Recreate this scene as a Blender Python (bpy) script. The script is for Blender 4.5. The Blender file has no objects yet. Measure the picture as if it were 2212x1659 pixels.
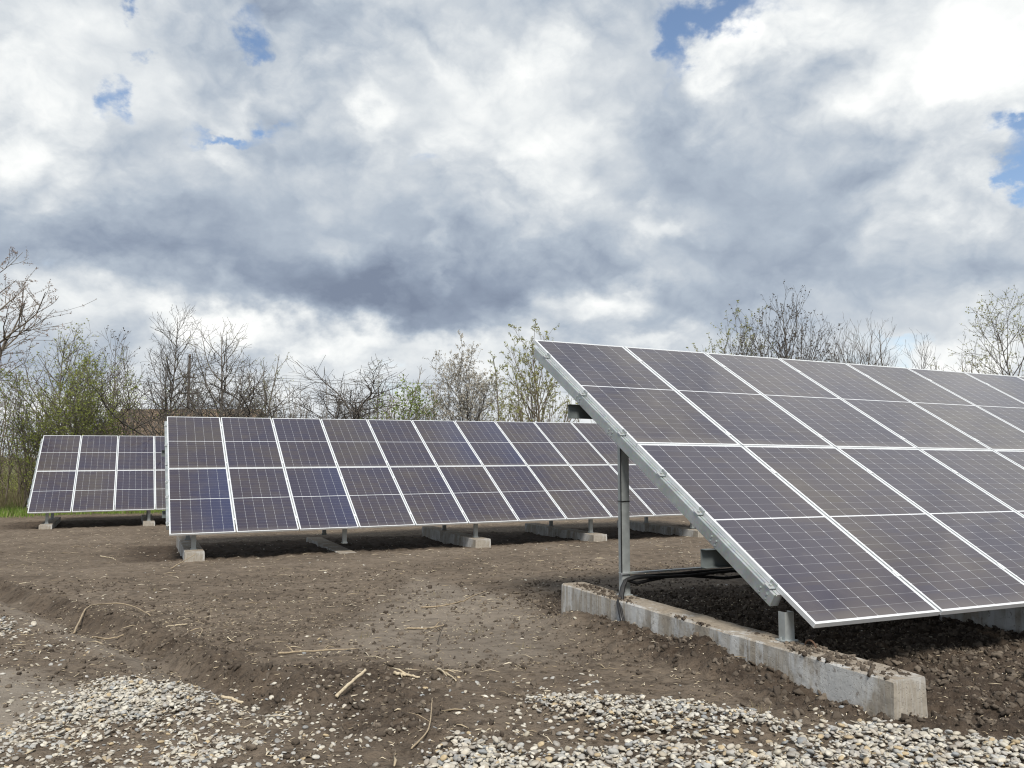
import bpy, math, random
import numpy as np
from mathutils import Matrix, Vector

scene = bpy.context.scene
R = math.radians

# ------------------------------------------------------------------ camera
F_SRC = 2057.1            # focal length in units of a 2560 wide frame
PITCH = 0.0890725
CAM_H = 1.40
cam_data = bpy.data.cameras.new('camera')
cam_data.sensor_width = 36.0
cam_data.lens = 36.0 * F_SRC / 2560.0
cam_data.clip_start = 0.05
cam_data.clip_end = 8000.0
cam = bpy.data.objects.new('camera', cam_data)
cam.location = (0, 0, CAM_H)
cam.rotation_euler = (math.pi / 2 + PITCH, 0, 0)
scene.collection.objects.link(cam)
scene.camera = cam

# ------------------------------------------------------------------ colour management
scene.view_settings.view_transform = 'Standard'
scene.view_settings.look = 'None'
scene.view_settings.exposure = 0.16
scene.view_settings.gamma = 1.0
scene.cycles.filter_width = 1.15

# ------------------------------------------------------------------ sun
SUN_DIR = Vector((0.10, -0.66, 0.85)).normalized()      # towards the sun
sun_data = bpy.data.lights.new('sun', 'SUN')
sun_data.energy = 4.0
sun_data.angle = R(17)
sun_data.color = (1.0, 0.95, 0.87)
sun = bpy.data.objects.new('sun', sun_data)
sun.rotation_euler = SUN_DIR.to_track_quat('Z', 'Y').to_euler()
sun.location = (10, -20, 30)
scene.collection.objects.link(sun)
SUN_EL = math.asin(SUN_DIR.z)
SUN_ROT = math.atan2(SUN_DIR.x, SUN_DIR.y)


# ------------------------------------------------------------------ node helpers
class NT:
    """small wrapper to write node trees as expressions"""
    def __init__(self, tree):
        self.t = tree
        self.x = 0

    def n(self, kind, **props):
        nd = self.t.nodes.new(kind)
        self.x += 40
        nd.location = (self.x, 0)
        for k, v in props.items():
            setattr(nd, k, v)
        return nd

    def put(self, sock, val):
        if val is None:
            return
        if isinstance(val, bpy.types.NodeSocket):
            self.t.links.new(val, sock)
        else:
            sock.default_value = val

    def m(self, op, a, b=None, c=None, clamp=False):
        nd = self.n('ShaderNodeMath', operation=op)
        nd.use_clamp = clamp
        self.put(nd.inputs[0], a)
        self.put(nd.inputs[1], b)
        self.put(nd.inputs[2], c)
        return nd.outputs[0]

    def v(self, op, a, b=None):
        nd = self.n('ShaderNodeVectorMath', operation=op)
        self.put(nd.inputs[0], a)
        if b is not None:
            if op == 'SCALE':
                self.put(nd.inputs['Scale'], b)
            else:
                self.put(nd.inputs[1], b)
        return nd.outputs['Value'] if op in ('DOT_PRODUCT', 'LENGTH') else nd.outputs['Vector']

    def noise(self, vec, scale, detail=4, rough=0.55, lac=2.0, color=False, dist=0.0):
        nd = self.n('ShaderNodeTexNoise')
        self.put(nd.inputs['Vector'], vec)
        nd.inputs['Scale'].default_value = scale
        nd.inputs['Detail'].default_value = detail
        nd.inputs['Roughness'].default_value = rough
        nd.inputs['Lacunarity'].default_value = lac
        nd.inputs['Distortion'].default_value = dist
        return nd.outputs['Color'] if color else nd.outputs['Fac']

    def smooth(self, x, lo, hi, a=0.0, b=1.0):
        nd = self.n('ShaderNodeMapRange', interpolation_type='SMOOTHSTEP')
        self.put(nd.inputs[0], x)
        for i, q in ((1, lo), (2, hi), (3, a), (4, b)):
            self.put(nd.inputs[i], q)
        return nd.outputs[0]

    def ramp(self, x, stops, interp='LINEAR'):
        nd = self.n('ShaderNodeValToRGB')
        self.put(nd.inputs[0], x)
        cr = nd.color_ramp
        cr.interpolation = interp
        while len(cr.elements) < len(stops):
            cr.elements.new(0.5)
        for e, (p, c) in zip(cr.elements, stops):
            e.position = p
            e.color = (*c, 1.0)
        return nd.outputs[0]

    def mix(self, fac, a, b, blend='MIX'):
        nd = self.n('ShaderNodeMix', data_type='RGBA', blend_type=blend)
        self.put(nd.inputs[0], fac)
        for i, q in ((6, a), (7, b)):
            if isinstance(q, tuple) and len(q) == 3:
                q = (*q, 1.0)
            self.put(nd.inputs[i], q)
        return nd.outputs[2]

    def sep(self, vec):
        nd = self.n('ShaderNodeSeparateXYZ')
        self.put(nd.inputs[0], vec)
        return nd.outputs

    def comb(self, x, y, z):
        nd = self.n('ShaderNodeCombineXYZ')
        for i, q in enumerate((x, y, z)):
            self.put(nd.inputs[i], q)
        return nd.outputs[0]


# ------------------------------------------------------------------ sky
def build_world():
    w = bpy.data.worlds.new('World')
    scene.world = w
    w.use_nodes = True
    t = w.node_tree
    t.nodes.clear()
    k = NT(t)
    d = k.n('ShaderNodeTexCoord').outputs['Generated']
    sx, sy, sz = k.sep(d)
    az = k.m('ARCTAN2', sx, sy)
    el = k.m('ARCSINE', sz)
    q = k.comb(az, el, 0.0)
    # heaped cloud: rounded lumps with creases, in heading and height so that towers stay upright
    ce = k.comb(az, k.m('MULTIPLY', el, 1.35), 0.0)
    w1 = k.v('SUBTRACT', k.noise(ce, 5.5, 3, 0.5, color=True), (0.5, 0.5, 0.5))
    w2 = k.v('SUBTRACT', k.noise(ce, 22.0, 6, 0.58, color=True), (0.5, 0.5, 0.5))
    w12 = k.v('ADD', k.v('SCALE', w1, 0.14), k.v('SCALE', w2, 0.075))
    w12 = k.v('MULTIPLY', w12, (1.0, 0.8, 0.0))
    qw = k.v('ADD', q, w12)
    cew = k.v('ADD', ce, k.v('ADD', k.v('SCALE', w1, 0.06), k.v('SCALE', w2, 0.022)))

    def lumps(vec, scale, octaves, gain):
        acc, amp, tot = 0.0, 1.0, 0.0
        for o in range(octaves):
            n = k.noise(k.v('ADD', vec, (3.1 * o, 7.7 * o, 0)), scale * 2.05 ** o, 0, 0.5)
            r = k.m('MULTIPLY', k.m('ABSOLUTE', k.m('SUBTRACT', n, 0.5)), 3.2)
            acc = k.m('MULTIPLY_ADD', r, amp, acc)
            tot += amp
            amp *= gain
        return k.m('DIVIDE', acc, tot)

    def ang(px, py):                       # heading and height, in radians, of a spot of the cloud cover
        x, y = (px - 1106) / 1777.5, (829.5 - py) / 1777.5
        c, s = math.cos(PITCH), math.sin(PITCH)
        v = Vector((x, c - s * y, s + c * y)).normalized()
        return math.atan2(v.x, v.y), math.asin(v.z)

    def field(blobs, vec, start):
        acc = start
        for (px, py, rx, ry, amp) in blobs:
            a, e = ang(px, py)
            u = k.v('MULTIPLY', k.v('SUBTRACT', vec, (a, e, 0)), (1777.5 / rx, 1777.5 / ry, 0))
            g = k.m('EXPONENT', k.m('MULTIPLY', k.v('DOT_PRODUCT', u, u), -1.0))
            acc = k.m('MULTIPLY_ADD', g, amp, acc)
        return acc

    lit = [(90, 110, 190, 190, .34), (60, 430, 110, 170, .12), (330, 120, 90, 100, .12), (1020, 190, 230, 150, .34),
           (1200, 340, 120, 150, .30), (1000, 420, 90, 90, .10), (820, 270, 45, 90, .30), (700, 400, 70, 60, .20),
           (500, 240, 60, 70, .26), (470, 345, 60, 40, .28), (1640, 70, 150, 60, .30), (1560, 110, 60, 60, .2), (2100, 120, 150, 120, .36),
           (1960, 190, 120, 80, .26), (1420, 475, 70, 32, .30), (1330, 640, 70, 45, .36), (1230, 660, 60, 30, .25), (1390, 745, 70, 24, .34),
           (230, 640, 190, 55, .34), (400, 700, 150, 42, .34), (560, 715, 140, 36, .34), (760, 745, 160, 30, .34),
           (1000, 770, 130, 40, .34), (1150, 700, 60, 50, .28), (700, 545, 45, 55, .17), (2060, 690, 160, 60, .18), (2120, 765, 130, 30, .36),
           (500, 610, 30, 40, .2), (940, 600, 20, 60, .16), (920, 510, 25, 30, .15), (1650, 290, 90, 60, .10), (1750, 620, 90, 40, .05),
           (1980, 500, 90, 50, .14), (2140, 480, 50, 90, .2), (300, 860, 700, 90, .26), (1300, 880, 500, 90, .22), (1950, 900, 500, 110, .26), (2750, -750, 900, 700, .40)]  # last blob: unseen bright cloud, added to lighten the panels' reflections
    dark = [(380, 570, 310, 85, -.22), (120, 520, 220, 70, -.12), (850, 640, 230, 70, -.22), (1080, 580, 170, 70, -.24),
            (1130, 640, 60, 40, -.1), (1690, 550, 210, 60, -.27), (1560, 400, 220, 120, -.10), (1500, 300, 120, 110, -.10),
            (2130, 590, 90, 90, -.16), (900, 705, 110, 45, -.22), (1040, 40, 170, 60, -.12), (800, 470, 110, 70, -.12),
            (650, 180, 120, 120, -.07), (200, 420, 160, 80, -.06), (1260, 560, 60, 60, -.08), (640, 640, 130, 60, -.14),
            (760, 600, 60, 50, -.1), (1850, 420, 120, 80, -.08), (1080, 720, 150, 26, -.14), (1780, 250, 160, 60, -.05)]
    holes = [(252, 205, 34, 46, .95), (300, 115, 18, 24, .7), (495, 318, 60, 15, .95), (565, 285, 36, 20, .8), (545, 105, 44, 26, .75),
             (570, 40, 32, 60, .6), (285, 30, 20, 16, .7), (1545, 20, 120, 46, 1.1), (1450, 105, 40, 70, .85), (2205, 255, 44, 26, .9),
             (2198, 345, 40, 46, 1.1), (2180, 395, 30, 22, .6), (910, 345, 40, 20, .35), (350, 70, 30, 30, .4),
             (1990, 735, 110, 26, .5), (860, 800, 120, 30, .35), (1900, 800, 150, 30, .3)]
    big = lumps(cew, 4.6, 7, 0.54)
    big_up = lumps(k.v('ADD', cew, (-0.006, 0.034, 0)), 4.6, 7, 0.54)
    wisp = k.noise(cew, 16.0, 8, 0.56)
    puff = wisp
    lum = field(lit, qw, 0.46)
    lum = field([(px, py, rx * 1.2, ry * 1.15, am * 0.86) for (px, py, rx, ry, am) in dark], qw, lum)
    lum = k.m('MULTIPLY_ADD', k.m('SUBTRACT', wisp, 0.5), 0.26, lum)
    lum = k.m('MULTIPLY_ADD', k.m('SUBTRACT', big, 0.36), 0.20, lum)
    rel = k.m('SUBTRACT', big, big_up)
    rel = k.m('MULTIPLY', rel, k.smooth(k.noise(ce, 4.0, 2, 0.5), 0.35, 0.62, 0.35, 1.15))
    lum = k.m('MULTIPLY_ADD', rel, 0.52, lum)
    cloud = k.ramp(lum, [(0.0, (0.165, 0.20, 0.27)), (0.2, (0.235, 0.28, 0.355)), (0.42, (0.35, 0.40, 0.465)),
                         (0.62, (0.50, 0.535, 0.57)), (0.82, (0.68, 0.70, 0.705)), (1.0, (0.82, 0.825, 0.81))])
    gap = field([(a, b, c, d, e * 1.06) for (a, b, c, d, e) in holes], k.v('ADD', q, k.v('SCALE', w2, 0.09)), 0.0)
    gap = k.m('MULTIPLY_ADD', k.m('SUBTRACT', puff, 0.5), 1.5, gap)
    gap = k.smooth(gap, 0.22, 1.05, 0.0, 0.97)
    sky = k.n('ShaderNodeTexSky', sky_type='NISHITA')
    sky.sun_disc = False
    sky.sun_elevation = SUN_EL
    sky.sun_rotation = SUN_ROT
    sky.altitude = 100
    sky.air_density = 1.0
    sky.dust_density = 0.6
    sky.ozone_density = 1.5
    b1 = k.n('ShaderNodeBackground')
    k.put(b1.inputs[0], sky.outputs[0])
    b1.inputs[1].default_value = 0.14
    b2 = k.n('ShaderNodeBackground')
    k.put(b2.inputs[0], cloud)
    b2.inputs[1].default_value = 1.16
    mx = k.n('ShaderNodeMixShader')
    k.put(mx.inputs[0], gap)
    k.put(mx.inputs[1], b2.outputs[0])
    k.put(mx.inputs[2], b1.outputs[0])
    out = k.n('ShaderNodeOutputWorld')
    k.put(out.inputs[0], mx.outputs[0])


build_world()

# ------------------------------------------------------------------ numeric noise
def _hash(ix, iy, seed):
    h = (ix.astype(np.int64) * 374761393 + iy.astype(np.int64) * 668265263 + seed * 974634777) & 0xFFFFFFFF
    h = ((h ^ (h >> 13)) * 1274126177) & 0xFFFFFFFF
    return ((h ^ (h >> 16)) & 0xFFFF) / 65535.0


def vnoise(x, y, seed=0):
    ix, iy = np.floor(x), np.floor(y)
    fx, fy = x - ix, y - iy
    fx, fy = fx * fx * fx * (fx * (fx * 6 - 15) + 10), fy * fy * fy * (fy * (fy * 6 - 15) + 10)
    a, b = _hash(ix, iy, seed), _hash(ix + 1, iy, seed)
    c, d = _hash(ix, iy + 1, seed), _hash(ix + 1, iy + 1, seed)
    return (a + (b - a) * fx) * (1 - fy) + (c + (d - c) * fx) * fy


def fbm(x, y, oct=4, seed=0, gain=0.5, billow=False):
    s, a, tot = 0.0, 1.0, 0.0
    for o in range(oct):
        c, sn = math.cos(0.7 * o + 0.3), math.sin(0.7 * o + 0.3)
        n = vnoise((x * c - y * sn) * 2 ** o, (x * sn + y * c) * 2 ** o, seed + 17 * o)
        if billow:
            n = np.abs(2 * n - 1)
        s, tot, a = s + a * n, tot + a, a * gain
    return s / tot


def sstep(x, lo, hi):
    q = np.clip((x - lo) / (hi - lo), 0, 1)
    return q * q * (3 - 2 * q)


def poly_sd(x, y, poly):
    """signed distance to a polygon, positive inside"""
    d2 = np.full(x.shape, 1e9)
    ins = np.zeros(x.shape, bool)
    n = len(poly)
    for i in range(n):
        ax, ay = poly[i]
        bx, by = poly[(i + 1) % n]
        ex, ey = bx - ax, by - ay
        q = np.clip(((x - ax) * ex + (y - ay) * ey) / (ex * ex + ey * ey), 0, 1)
        d2 = np.minimum(d2, (x - ax - q * ex) ** 2 + (y - ay - q * ey) ** 2)
        cr = ((ay > y) != (by > y))
        with np.errstate(divide='ignore', invalid='ignore'):
            xi = ax + (y - ay) * ex / (ey if ey else 1e-9)
        ins ^= cr & (x < xi)
    return np.sqrt(d2) * np.where(ins, 1, -1)


def line_sd(x, y, pts):
    """distance to a polyline and the side it is on"""
    best = np.full(x.shape, 1e9)
    side = np.zeros(x.shape)
    for (ax, ay), (bx, by) in zip(pts[:-1], pts[1:]):
        ex, ey = bx - ax, by - ay
        L = math.hypot(ex, ey)
        q = np.clip(((x - ax) * ex + (y - ay) * ey) / (L * L), 0, 1)
        d = np.hypot(x - ax - q * ex, y - ay - q * ey)
        s = ((x - ax) * -ey + (y - ay) * ex) / L
        side = np.where(d < best, s, side)
        best = np.minimum(best, d)
    return best, side


# ------------------------------------------------------------------ solar array placing (fitted from the panels' known size)
PW, PL = 1.154, 2.33          # column pitch, row pitch


class ArrayFrame:
    def __init__(self, o, yaw, tilt, slope):
        self.o = Vector((o[0], o[1], o[2] + CAM_H))
        u = Vector((math.cos(yaw) * math.cos(slope), math.sin(yaw) * math.cos(slope), math.sin(slope)))
        n0 = Vector((-math.sin(yaw), math.cos(yaw), 0))
        v = math.cos(tilt) * n0 + math.sin(tilt) * Vector((0, 0, 1))
        v = (v - u * u.dot(v)).normalized()
        n = u.cross(v)
        self.u, self.v, self.n = u, v, n
        self.M = Matrix((u, v, n)).transposed().to_4x4()
        self.M.translation = self.o
        self.Mi = self.M.inverted()
        self.uh = Vector((u.x, u.y, 0)).normalized()
        self.vh = Vector((-self.uh.y, self.uh.x, 0))

    def h(self, a, b, z):                 # level coordinates: along the row, behind the lower edge, absolute height
        p = self.o + self.uh * a + self.vh * b
        return Vector((p.x, p.y, z))


A1 = ArrayFrame((1.90118, 5.27784, -1.04524), 0.430350, 0.525124, -0.0084265)
A2 = ArrayFrame((-6.15588, 14.93985, -1.37808), 0.423175, 0.517840, 0.0040546)
A3 = ArrayFrame((-14.2576, 24.42494, -1.62273), 0.434656, 0.535655, 0.0043936)

# ------------------------------------------------------------------ terrain
GS = [-1e4, -5, 2.5, 4, 10, 16, 28, 40, 90, 1e4]
GZ = [.1, .1, .02, 0, -.24, -.49, -.72, -.86, -1.1, -1.1]
P_GRAVEL_LEFT = [(-2.85, 5.43), (-2.54, 5.56), (-1.8, 5.25), (-1.05, 4.76), (-0.92, 4.38), (-0.96, 3.6), (-2.9, 3.6), (-2.7, 4.44)]
P_GRAVEL_HEAP = [(-2.75, 5.43), (-2.54, 5.56), (-2.06, 5.33), (-1.81, 4.84), (-1.97, 4.5), (-2.35, 4.51), (-2.57, 4.7)]
P_GRAVEL_BAR = [(0.12, 4.89), (0.39, 4.98), (1.03, 4.81), (1.46, 4.53), (1.48, 4.29), (0.91, 4.24), (0.46, 4.4)]
P_GRAVEL_FRONT = [(-0.45, 3.72), (-0.33, 4.19), (0.2, 3.99), (0.72, 4.24), (1.02, 4.13), (1.28, 3.96), (1.6, 4.29), (1.9, 4.39), (2.7, 4.15), (2.7, 3.2), (-0.45, 3.2)]
P_GRAVEL_FAR = [(-5.57, 8.67), (-5.08, 8.62), (-4.49, 7.81), (-4.83, 7.53)]
P_GRAVEL_SPARSE = [(-5.08, 7.92), (-4.11, 7.82), (-3.04, 6.47), (-3.33, 6.16), (-3.97, 6.21)]
L_RUT = [(-9.5, 14.0), (-7.75, 12.03), (-5.25, 9.47), (-3.17, 7.15), (-2.29, 6.08), (-1.56, 5.24)]
P_SMOOTH = [(-4.6, 6.3), (-3.27, 5.93), (-2.72, 5.31), (-2.53, 4.52), (-2.5, 3.4), (-4.6, 3.4)]
P_SMOOTH_B = [(-1.34, 11.72), (0.37, 9.14), (0.39, 6.19), (-0.34, 5.94), (-1.49, 6.7)]
P_CLOD_A = [(-1.67, 6.03), (-0.67, 5.96), (-0.2, 4.6), (-0.4, 4.01), (-1.02, 4.62)]
P_CLOD_B = [(-0.15, 9.5), (0.78, 6.35), (1.5, 4.75), (2.2, 4.25), (4.21, 4.24), (9.5, 7.5), (6.5, 11.5)]


def along(x, y):
    return -x * 0.4172 + y * 0.9088


def across(x, y):
    return x * 0.9088 + y * 0.4172


def zones(x, y):
    x = np.asarray(x, float)
    y = np.asarray(y, float)
    wx = x + 0.28 * (fbm(x * 2.1, y * 2.1, 3, 5) - .5)
    wy = y + 0.28 * (fbm(x * 2.1, y * 2.1, 3, 9) - .5)
    s, a = along(x, y), across(x, y)
    z = {}
    z['smooth'] = np.maximum(sstep(poly_sd(wx, wy, P_SMOOTH), -.12, .2), .6 * sstep(poly_sd(wx, wy, P_SMOOTH_B), -.3, .4))
    d_, sd_ = line_sd(wx, wy, L_RUT)
    z['smooth'] = np.maximum(z['smooth'], .5 * np.exp(-((sd_ + .30) / .15) ** 2) * (1 - sstep(d_, .35, .7)))
    clod_shade = np.maximum(.75 * sstep(poly_sd(wx, wy, P_CLOD_A), -.2, .25), sstep(poly_sd(wx, wy, P_CLOD_B), -.15, .25))
    for A, top in ((A2, 3.6), (A3, 3.6)):      # rough earth under the rows behind; its dark colour also paints in their shade
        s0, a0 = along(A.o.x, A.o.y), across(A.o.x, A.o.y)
        clod_shade = np.maximum(clod_shade, sstep(s - s0, -.1, .45) * (1 - sstep(s - s0, top, top + .8)) * sstep(a - a0, -1.2, -.2))
    clod_shade = np.maximum(clod_shade, .6 * np.exp(-((sd_ - .12) / .20) ** 2) * (1 - sstep(d_, .4, .8)))
    z['clod'] = clod_shade
    z['grass'] = sstep(s + 1.5 * (fbm(x * .5, y * .5, 3, 21) - .5), 35.6, 36.8)
    z['gA'] = sstep(poly_sd(wx, wy, P_GRAVEL_LEFT), -.35, .30)
    z['gH'] = sstep(poly_sd(wx, wy, P_GRAVEL_HEAP), -.2, .30)
    z['gB'] = sstep(poly_sd(wx, wy, P_GRAVEL_BAR), -.12, .13)
    z['gC'] = sstep(poly_sd(wx, wy, P_GRAVEL_FRONT), -.14, .15)
    z['gD'] = sstep(poly_sd(wx, wy, P_GRAVEL_FAR), -.1, .2)
    z['gE'] = sstep(poly_sd(wx, wy, P_GRAVEL_SPARSE), -.2, .2)
    return z


def height(x, y, z=None):
    x = np.asarray(x, float)
    y = np.asarray(y, float)
    if z is None:
        z = zones(x, y)
    s = along(x, y)
    h = sum(np.interp(s + k, GS, GZ) for k in (-2, -1, 0, 1, 2)) / 5
    near = 1 - sstep(np.hypot(x, y), 45, 90)
    h = h + near * 0.07 * (fbm(x * .45, y * .45, 3, 2) - .5)
    wx = x + .05 * (vnoise(x * 9, y * 9, 3) - .5)
    bill = fbm(wx * 4.6, y * 4.6, 6, 31, .68, True)
    grit = fbm(x * 14, y * 14, 3, 44, .7)
    amp = .030 + .085 * z['clod'] - .024 * np.maximum(z['smooth'], .0)
    h = h + near * (amp * (bill - .35) + (.016 + .030 * z['clod']) * (1 - .8 * z['smooth']) * (grit - .5))
    # faint wheel and blade marks left by the machine, running across the field
    mark = np.abs(np.sin((s + .25 * (fbm(x * .8, y * .8, 2, 61) - .5)) * 5.2)) ** 2
    h = h + near * (1 - z['clod']) * .012 * mark * sstep(s, 5.2, 7)
    d, side = line_sd(x + .12 * (fbm(x * 3, y * 3, 3, 71) - .5), y, L_RUT)
    fade = 1 - sstep(d, .25, .6)
    h = h - .075 * np.exp(-((side + .08) / .14) ** 2) * fade + .075 * np.exp(-((side - .17) / .13) ** 2) * fade * (.5 + fbm(x * 5, y * 5, 3, 75))
    # earth pushed up against the near ballast beam
    rel_a = (x - A1.o.x) * A1.uh.x + (y - A1.o.y) * A1.uh.y
    rel_b = (x - A1.o.x) * A1.vh.x + (y - A1.o.y) * A1.vh.y
    bank = np.exp(-((rel_a + .30) / .26) ** 2) * sstep(rel_b, -.3, .8) * (1 - sstep(rel_b, 2.5, 3.1))
    h = h + bank * (.01 + .16 * fbm(x * 2.3, y * 2.3, 3, 83))
    h = h - .07 * np.exp(-((rel_a - .27) / .16) ** 2) * sstep(rel_b, -1.0, -.6) * (1 - sstep(rel_b, 3.0, 3.3))
    h = h + .04 * z['gB'] + .02 * z['gC'] + .03 * z['gH']
    return h


def ground_at(x, y):
    return float(height(np.array([x]), np.array([y]))[0])


# ------------------------------------------------------------------ mesh helpers
COL = scene.collection


class MB:
    def __init__(self):
        self.v, self.f = [], []

    def box(self, x0, x1, y0, y1, z0, z1, M=None):
        b = len(self.v)
        for p in ((x0, y0, z0), (x1, y0, z0), (x1, y1, z0), (x0, y1, z0), (x0, y0, z1), (x1, y0, z1), (x1, y1, z1), (x0, y1, z1)):
            self.v.append(M @ Vector(p) if M else Vector(p))
        for f in ((0, 3, 2, 1), (4, 5, 6, 7), (0, 1, 5, 4), (1, 2, 6, 5), (2, 3, 7, 6), (3, 0, 4, 7)):
            self.f.append([b + i for i in f])
        return self

    def prism(self, prof, p0, p1, ex, ez):
        """profile given in (ex, ez) swept from p0 to p1"""
        b, n = len(self.v), len(prof)
        for p in (p0, p1):
            for (x, z) in prof:
                self.v.append(p + ex * x + ez * z)
        for i in range(n):
            j = (i + 1) % n
            self.f.append([b + i, b + j, b + n + j, b + n + i])
        self.f.append([b + i for i in reversed(range(n))])
        self.f.append([b + n + i for i in range(n)])
        return self

    def tube(self, pts, rad, n=8, cap=True):
        b = len(self.v)
        pts = [Vector(p) for p in pts]
        if not hasattr(rad, '__len__'):
            rad = [rad] * len(pts)
        for i, p in enumerate(pts):
            t = (pts[min(i + 1, len(pts) - 1)] - pts[max(i - 1, 0)]).normalized()
            a = t.orthogonal() if abs(t.z) > .95 else t.cross(Vector((0, 0, 1)))
            a.normalize()
            c = t.cross(a)
            for j in range(n):
                q = 2 * math.pi * j / n
                self.v.append(p + (a * math.cos(q) + c * math.sin(q)) * rad[i])
        for i in range(len(pts) - 1):
            for j in range(n):
                k = (j + 1) % n
                self.f.append([b + i * n + j, b + i * n + k, b + (i + 1) * n + k, b + (i + 1) * n + j])
        if cap:
            self.f.append([b + j for j in reversed(range(n))])
            self.f.append([b + (len(pts) - 1) * n + j for j in range(n)])
        return self

    def build(self, name, mat, parent=None, Mi=None, smooth=False, bevel=0.0):
        me = bpy.data.meshes.new(name)
        vs = [tuple(Mi @ p) for p in self.v] if Mi else [tuple(p) for p in self.v]
        me.from_pydata(vs, [], self.f)
        me.update()
        me.materials.append(mat)
        o = bpy.data.objects.new(name, me)
        COL.objects.link(o)
        if parent is not None:
            o.parent = parent
        if smooth:
            me.polygons.foreach_set('use_smooth', [True] * len(me.polygons))
        if bevel:
            b = o.modifiers.new('bevel', 'BEVEL')
            b.width = bevel
            b.segments = 2
            b.limit_method = 'ANGLE'
        return o


def np_mesh(name, verts, faces, mat, parent=None, smooth=True, attrs=None):
    """faces: (n, k) int array"""
    me = bpy.data.meshes.new(name)
    n, kk = faces.shape
    me.vertices.add(len(verts))
    me.vertices.foreach_set('co', np.ascontiguousarray(verts, np.float32).ravel())
    me.loops.add(n * kk)
    me.loops.foreach_set('vertex_index', np.ascontiguousarray(faces, np.int32).ravel())
    me.polygons.add(n)
    me.polygons.foreach_set('loop_start', np.arange(0, n * kk, kk, dtype=np.int32))
    me.polygons.foreach_set('loop_total', np.full(n, kk, np.int32))
    if smooth:
        me.polygons.foreach_set('use_smooth', np.ones(n, bool))
    me.update(calc_edges=True)
    for k, a in (attrs or {}).items():
        at = me.attributes.new(k, 'FLOAT', 'POINT')
        at.data.foreach_set('value', np.ascontiguousarray(a, np.float32))
    if mat:
        me.materials.append(mat)
    o = bpy.data.objects.new(name, me)
    COL.objects.link(o)
    if parent is not None:
        o.parent = parent
    return o


def tag(o, label=None, cat=None, group=None, kind=None):
    if label:
        o['label'] = label
    if cat:
        o['category'] = cat
    if group:
        o['group'] = group
    if kind:
        o['kind'] = kind
    return o


def empty(name, loc, M=None):
    o = bpy.data.objects.new(name, None)
    o.empty_display_size = 0.2
    COL.objects.link(o)
    if M is not None:
        o.matrix_world = M
    else:
        o.location = loc
    return o


# ------------------------------------------------------------------ materials
def material(name):
    m = bpy.data.materials.new(name)
    m.use_nodes = True
    m.node_tree.nodes.clear()
    k = NT(m.node_tree)
    b = k.n('ShaderNodeBsdfPrincipled')
    o = k.n('ShaderNodeOutputMaterial')
    k.put(o.inputs[0], b.outputs[0])
    return m, k, b


def bump(k, b, h, dist, strength=1.0):
    nd = k.n('ShaderNodeBump')
    nd.inputs['Distance'].default_value = dist
    nd.inputs['Strength'].default_value = strength
    k.put(nd.inputs['Height'], h)
    k.put(b.inputs['Normal'], nd.outputs[0])


def obj_co(k):
    return k.n('ShaderNodeTexCoord').outputs['Object']


def attr(k, name):
    nd = k.n('ShaderNodeAttribute', attribute_name=name)
    return nd.outputs['Fac']


def mat_ground():
    m, k, b = material('bare_soil')
    p = obj_co(k)
    n1 = k.noise(p, .8, 5, .6)
    n2 = k.noise(p, 7.0, 6, .65)
    n3 = k.noise(p, 60.0, 4, .6)
    c = k.ramp(n1, [(.3, (.118, .093, .070)), (.5, (.155, .124, .094)), (.7, (.192, .156, .120))])
    c = k.mix(k.smooth(n2, .40, .66), c, k.mix(1.0, c, (1.22, 1.2, 1.18, 1), 'MULTIPLY'))
    c = k.mix(k.smooth(n2, .49, .33), c, k.mix(1.0, c, (.62, .60, .59, 1), 'MULTIPLY'))
    n4 = k.noise(k.v('MULTIPLY', p, (.45, 1.0, 1.0)), 24.0, 5, .7)
    c = k.mix(k.smooth(n4, .50, .36), c, k.mix(1.0, c, (.62, .60, .58, 1), 'MULTIPLY'))
    c = k.mix(k.smooth(n3, .60, .74), c, (.24, .20, .15))
    clod_shade = attr(k, 'clod')
    c = k.mix(k.m('MULTIPLY', clod_shade, .85), c, k.mix(1.0, c, (.40, .37, .36, 1), 'MULTIPLY'))  # clod colour; under the arrays this darkening doubles as painted shade
    sm = attr(k, 'smooth')
    c = k.mix(k.m('MULTIPLY', sm, k.smooth(n2, .25, .6, .45, .9)), c, k.ramp(n1, [(.3, (.26, .225, .185)), (.7, (.33, .29, .24))]))
    g = attr(k, 'grass')
    c = k.mix(g, c, k.ramp(k.noise(p, 1.3, 5, .7), [(.35, (.075, .085, .03)), (.55, (.11, .115, .045)), (.7, (.14, .115, .06))]))
    k.put(b.inputs['Base Color'], c)
    b.inputs['Roughness'].default_value = .95
    b.inputs['Specular IOR Level'].default_value = .2
    bump(k, b, k.m('ADD', k.m('MULTIPLY', n3, .5), k.m('ADD', k.noise(p, 22, 6, .7), k.m('MULTIPLY', n4, .6))), .03, 1.0)
    return m


def mat_clod():
    m, k, b = material('soil_clod')
    g = k.n('ShaderNodeNewGeometry')
    c = k.ramp(g.outputs['Random Per Island'], [(0, (.058, .046, .036)), (.5, (.10, .081, .063)), (1, (.17, .14, .11))])
    k.put(b.inputs['Base Color'], c)
    b.inputs['Roughness'].default_value = .95
    b.inputs['Specular IOR Level'].default_value = .2
    bump(k, b, k.noise(obj_co(k), 70, 4, .6), .008, 1)
    return m


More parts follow.
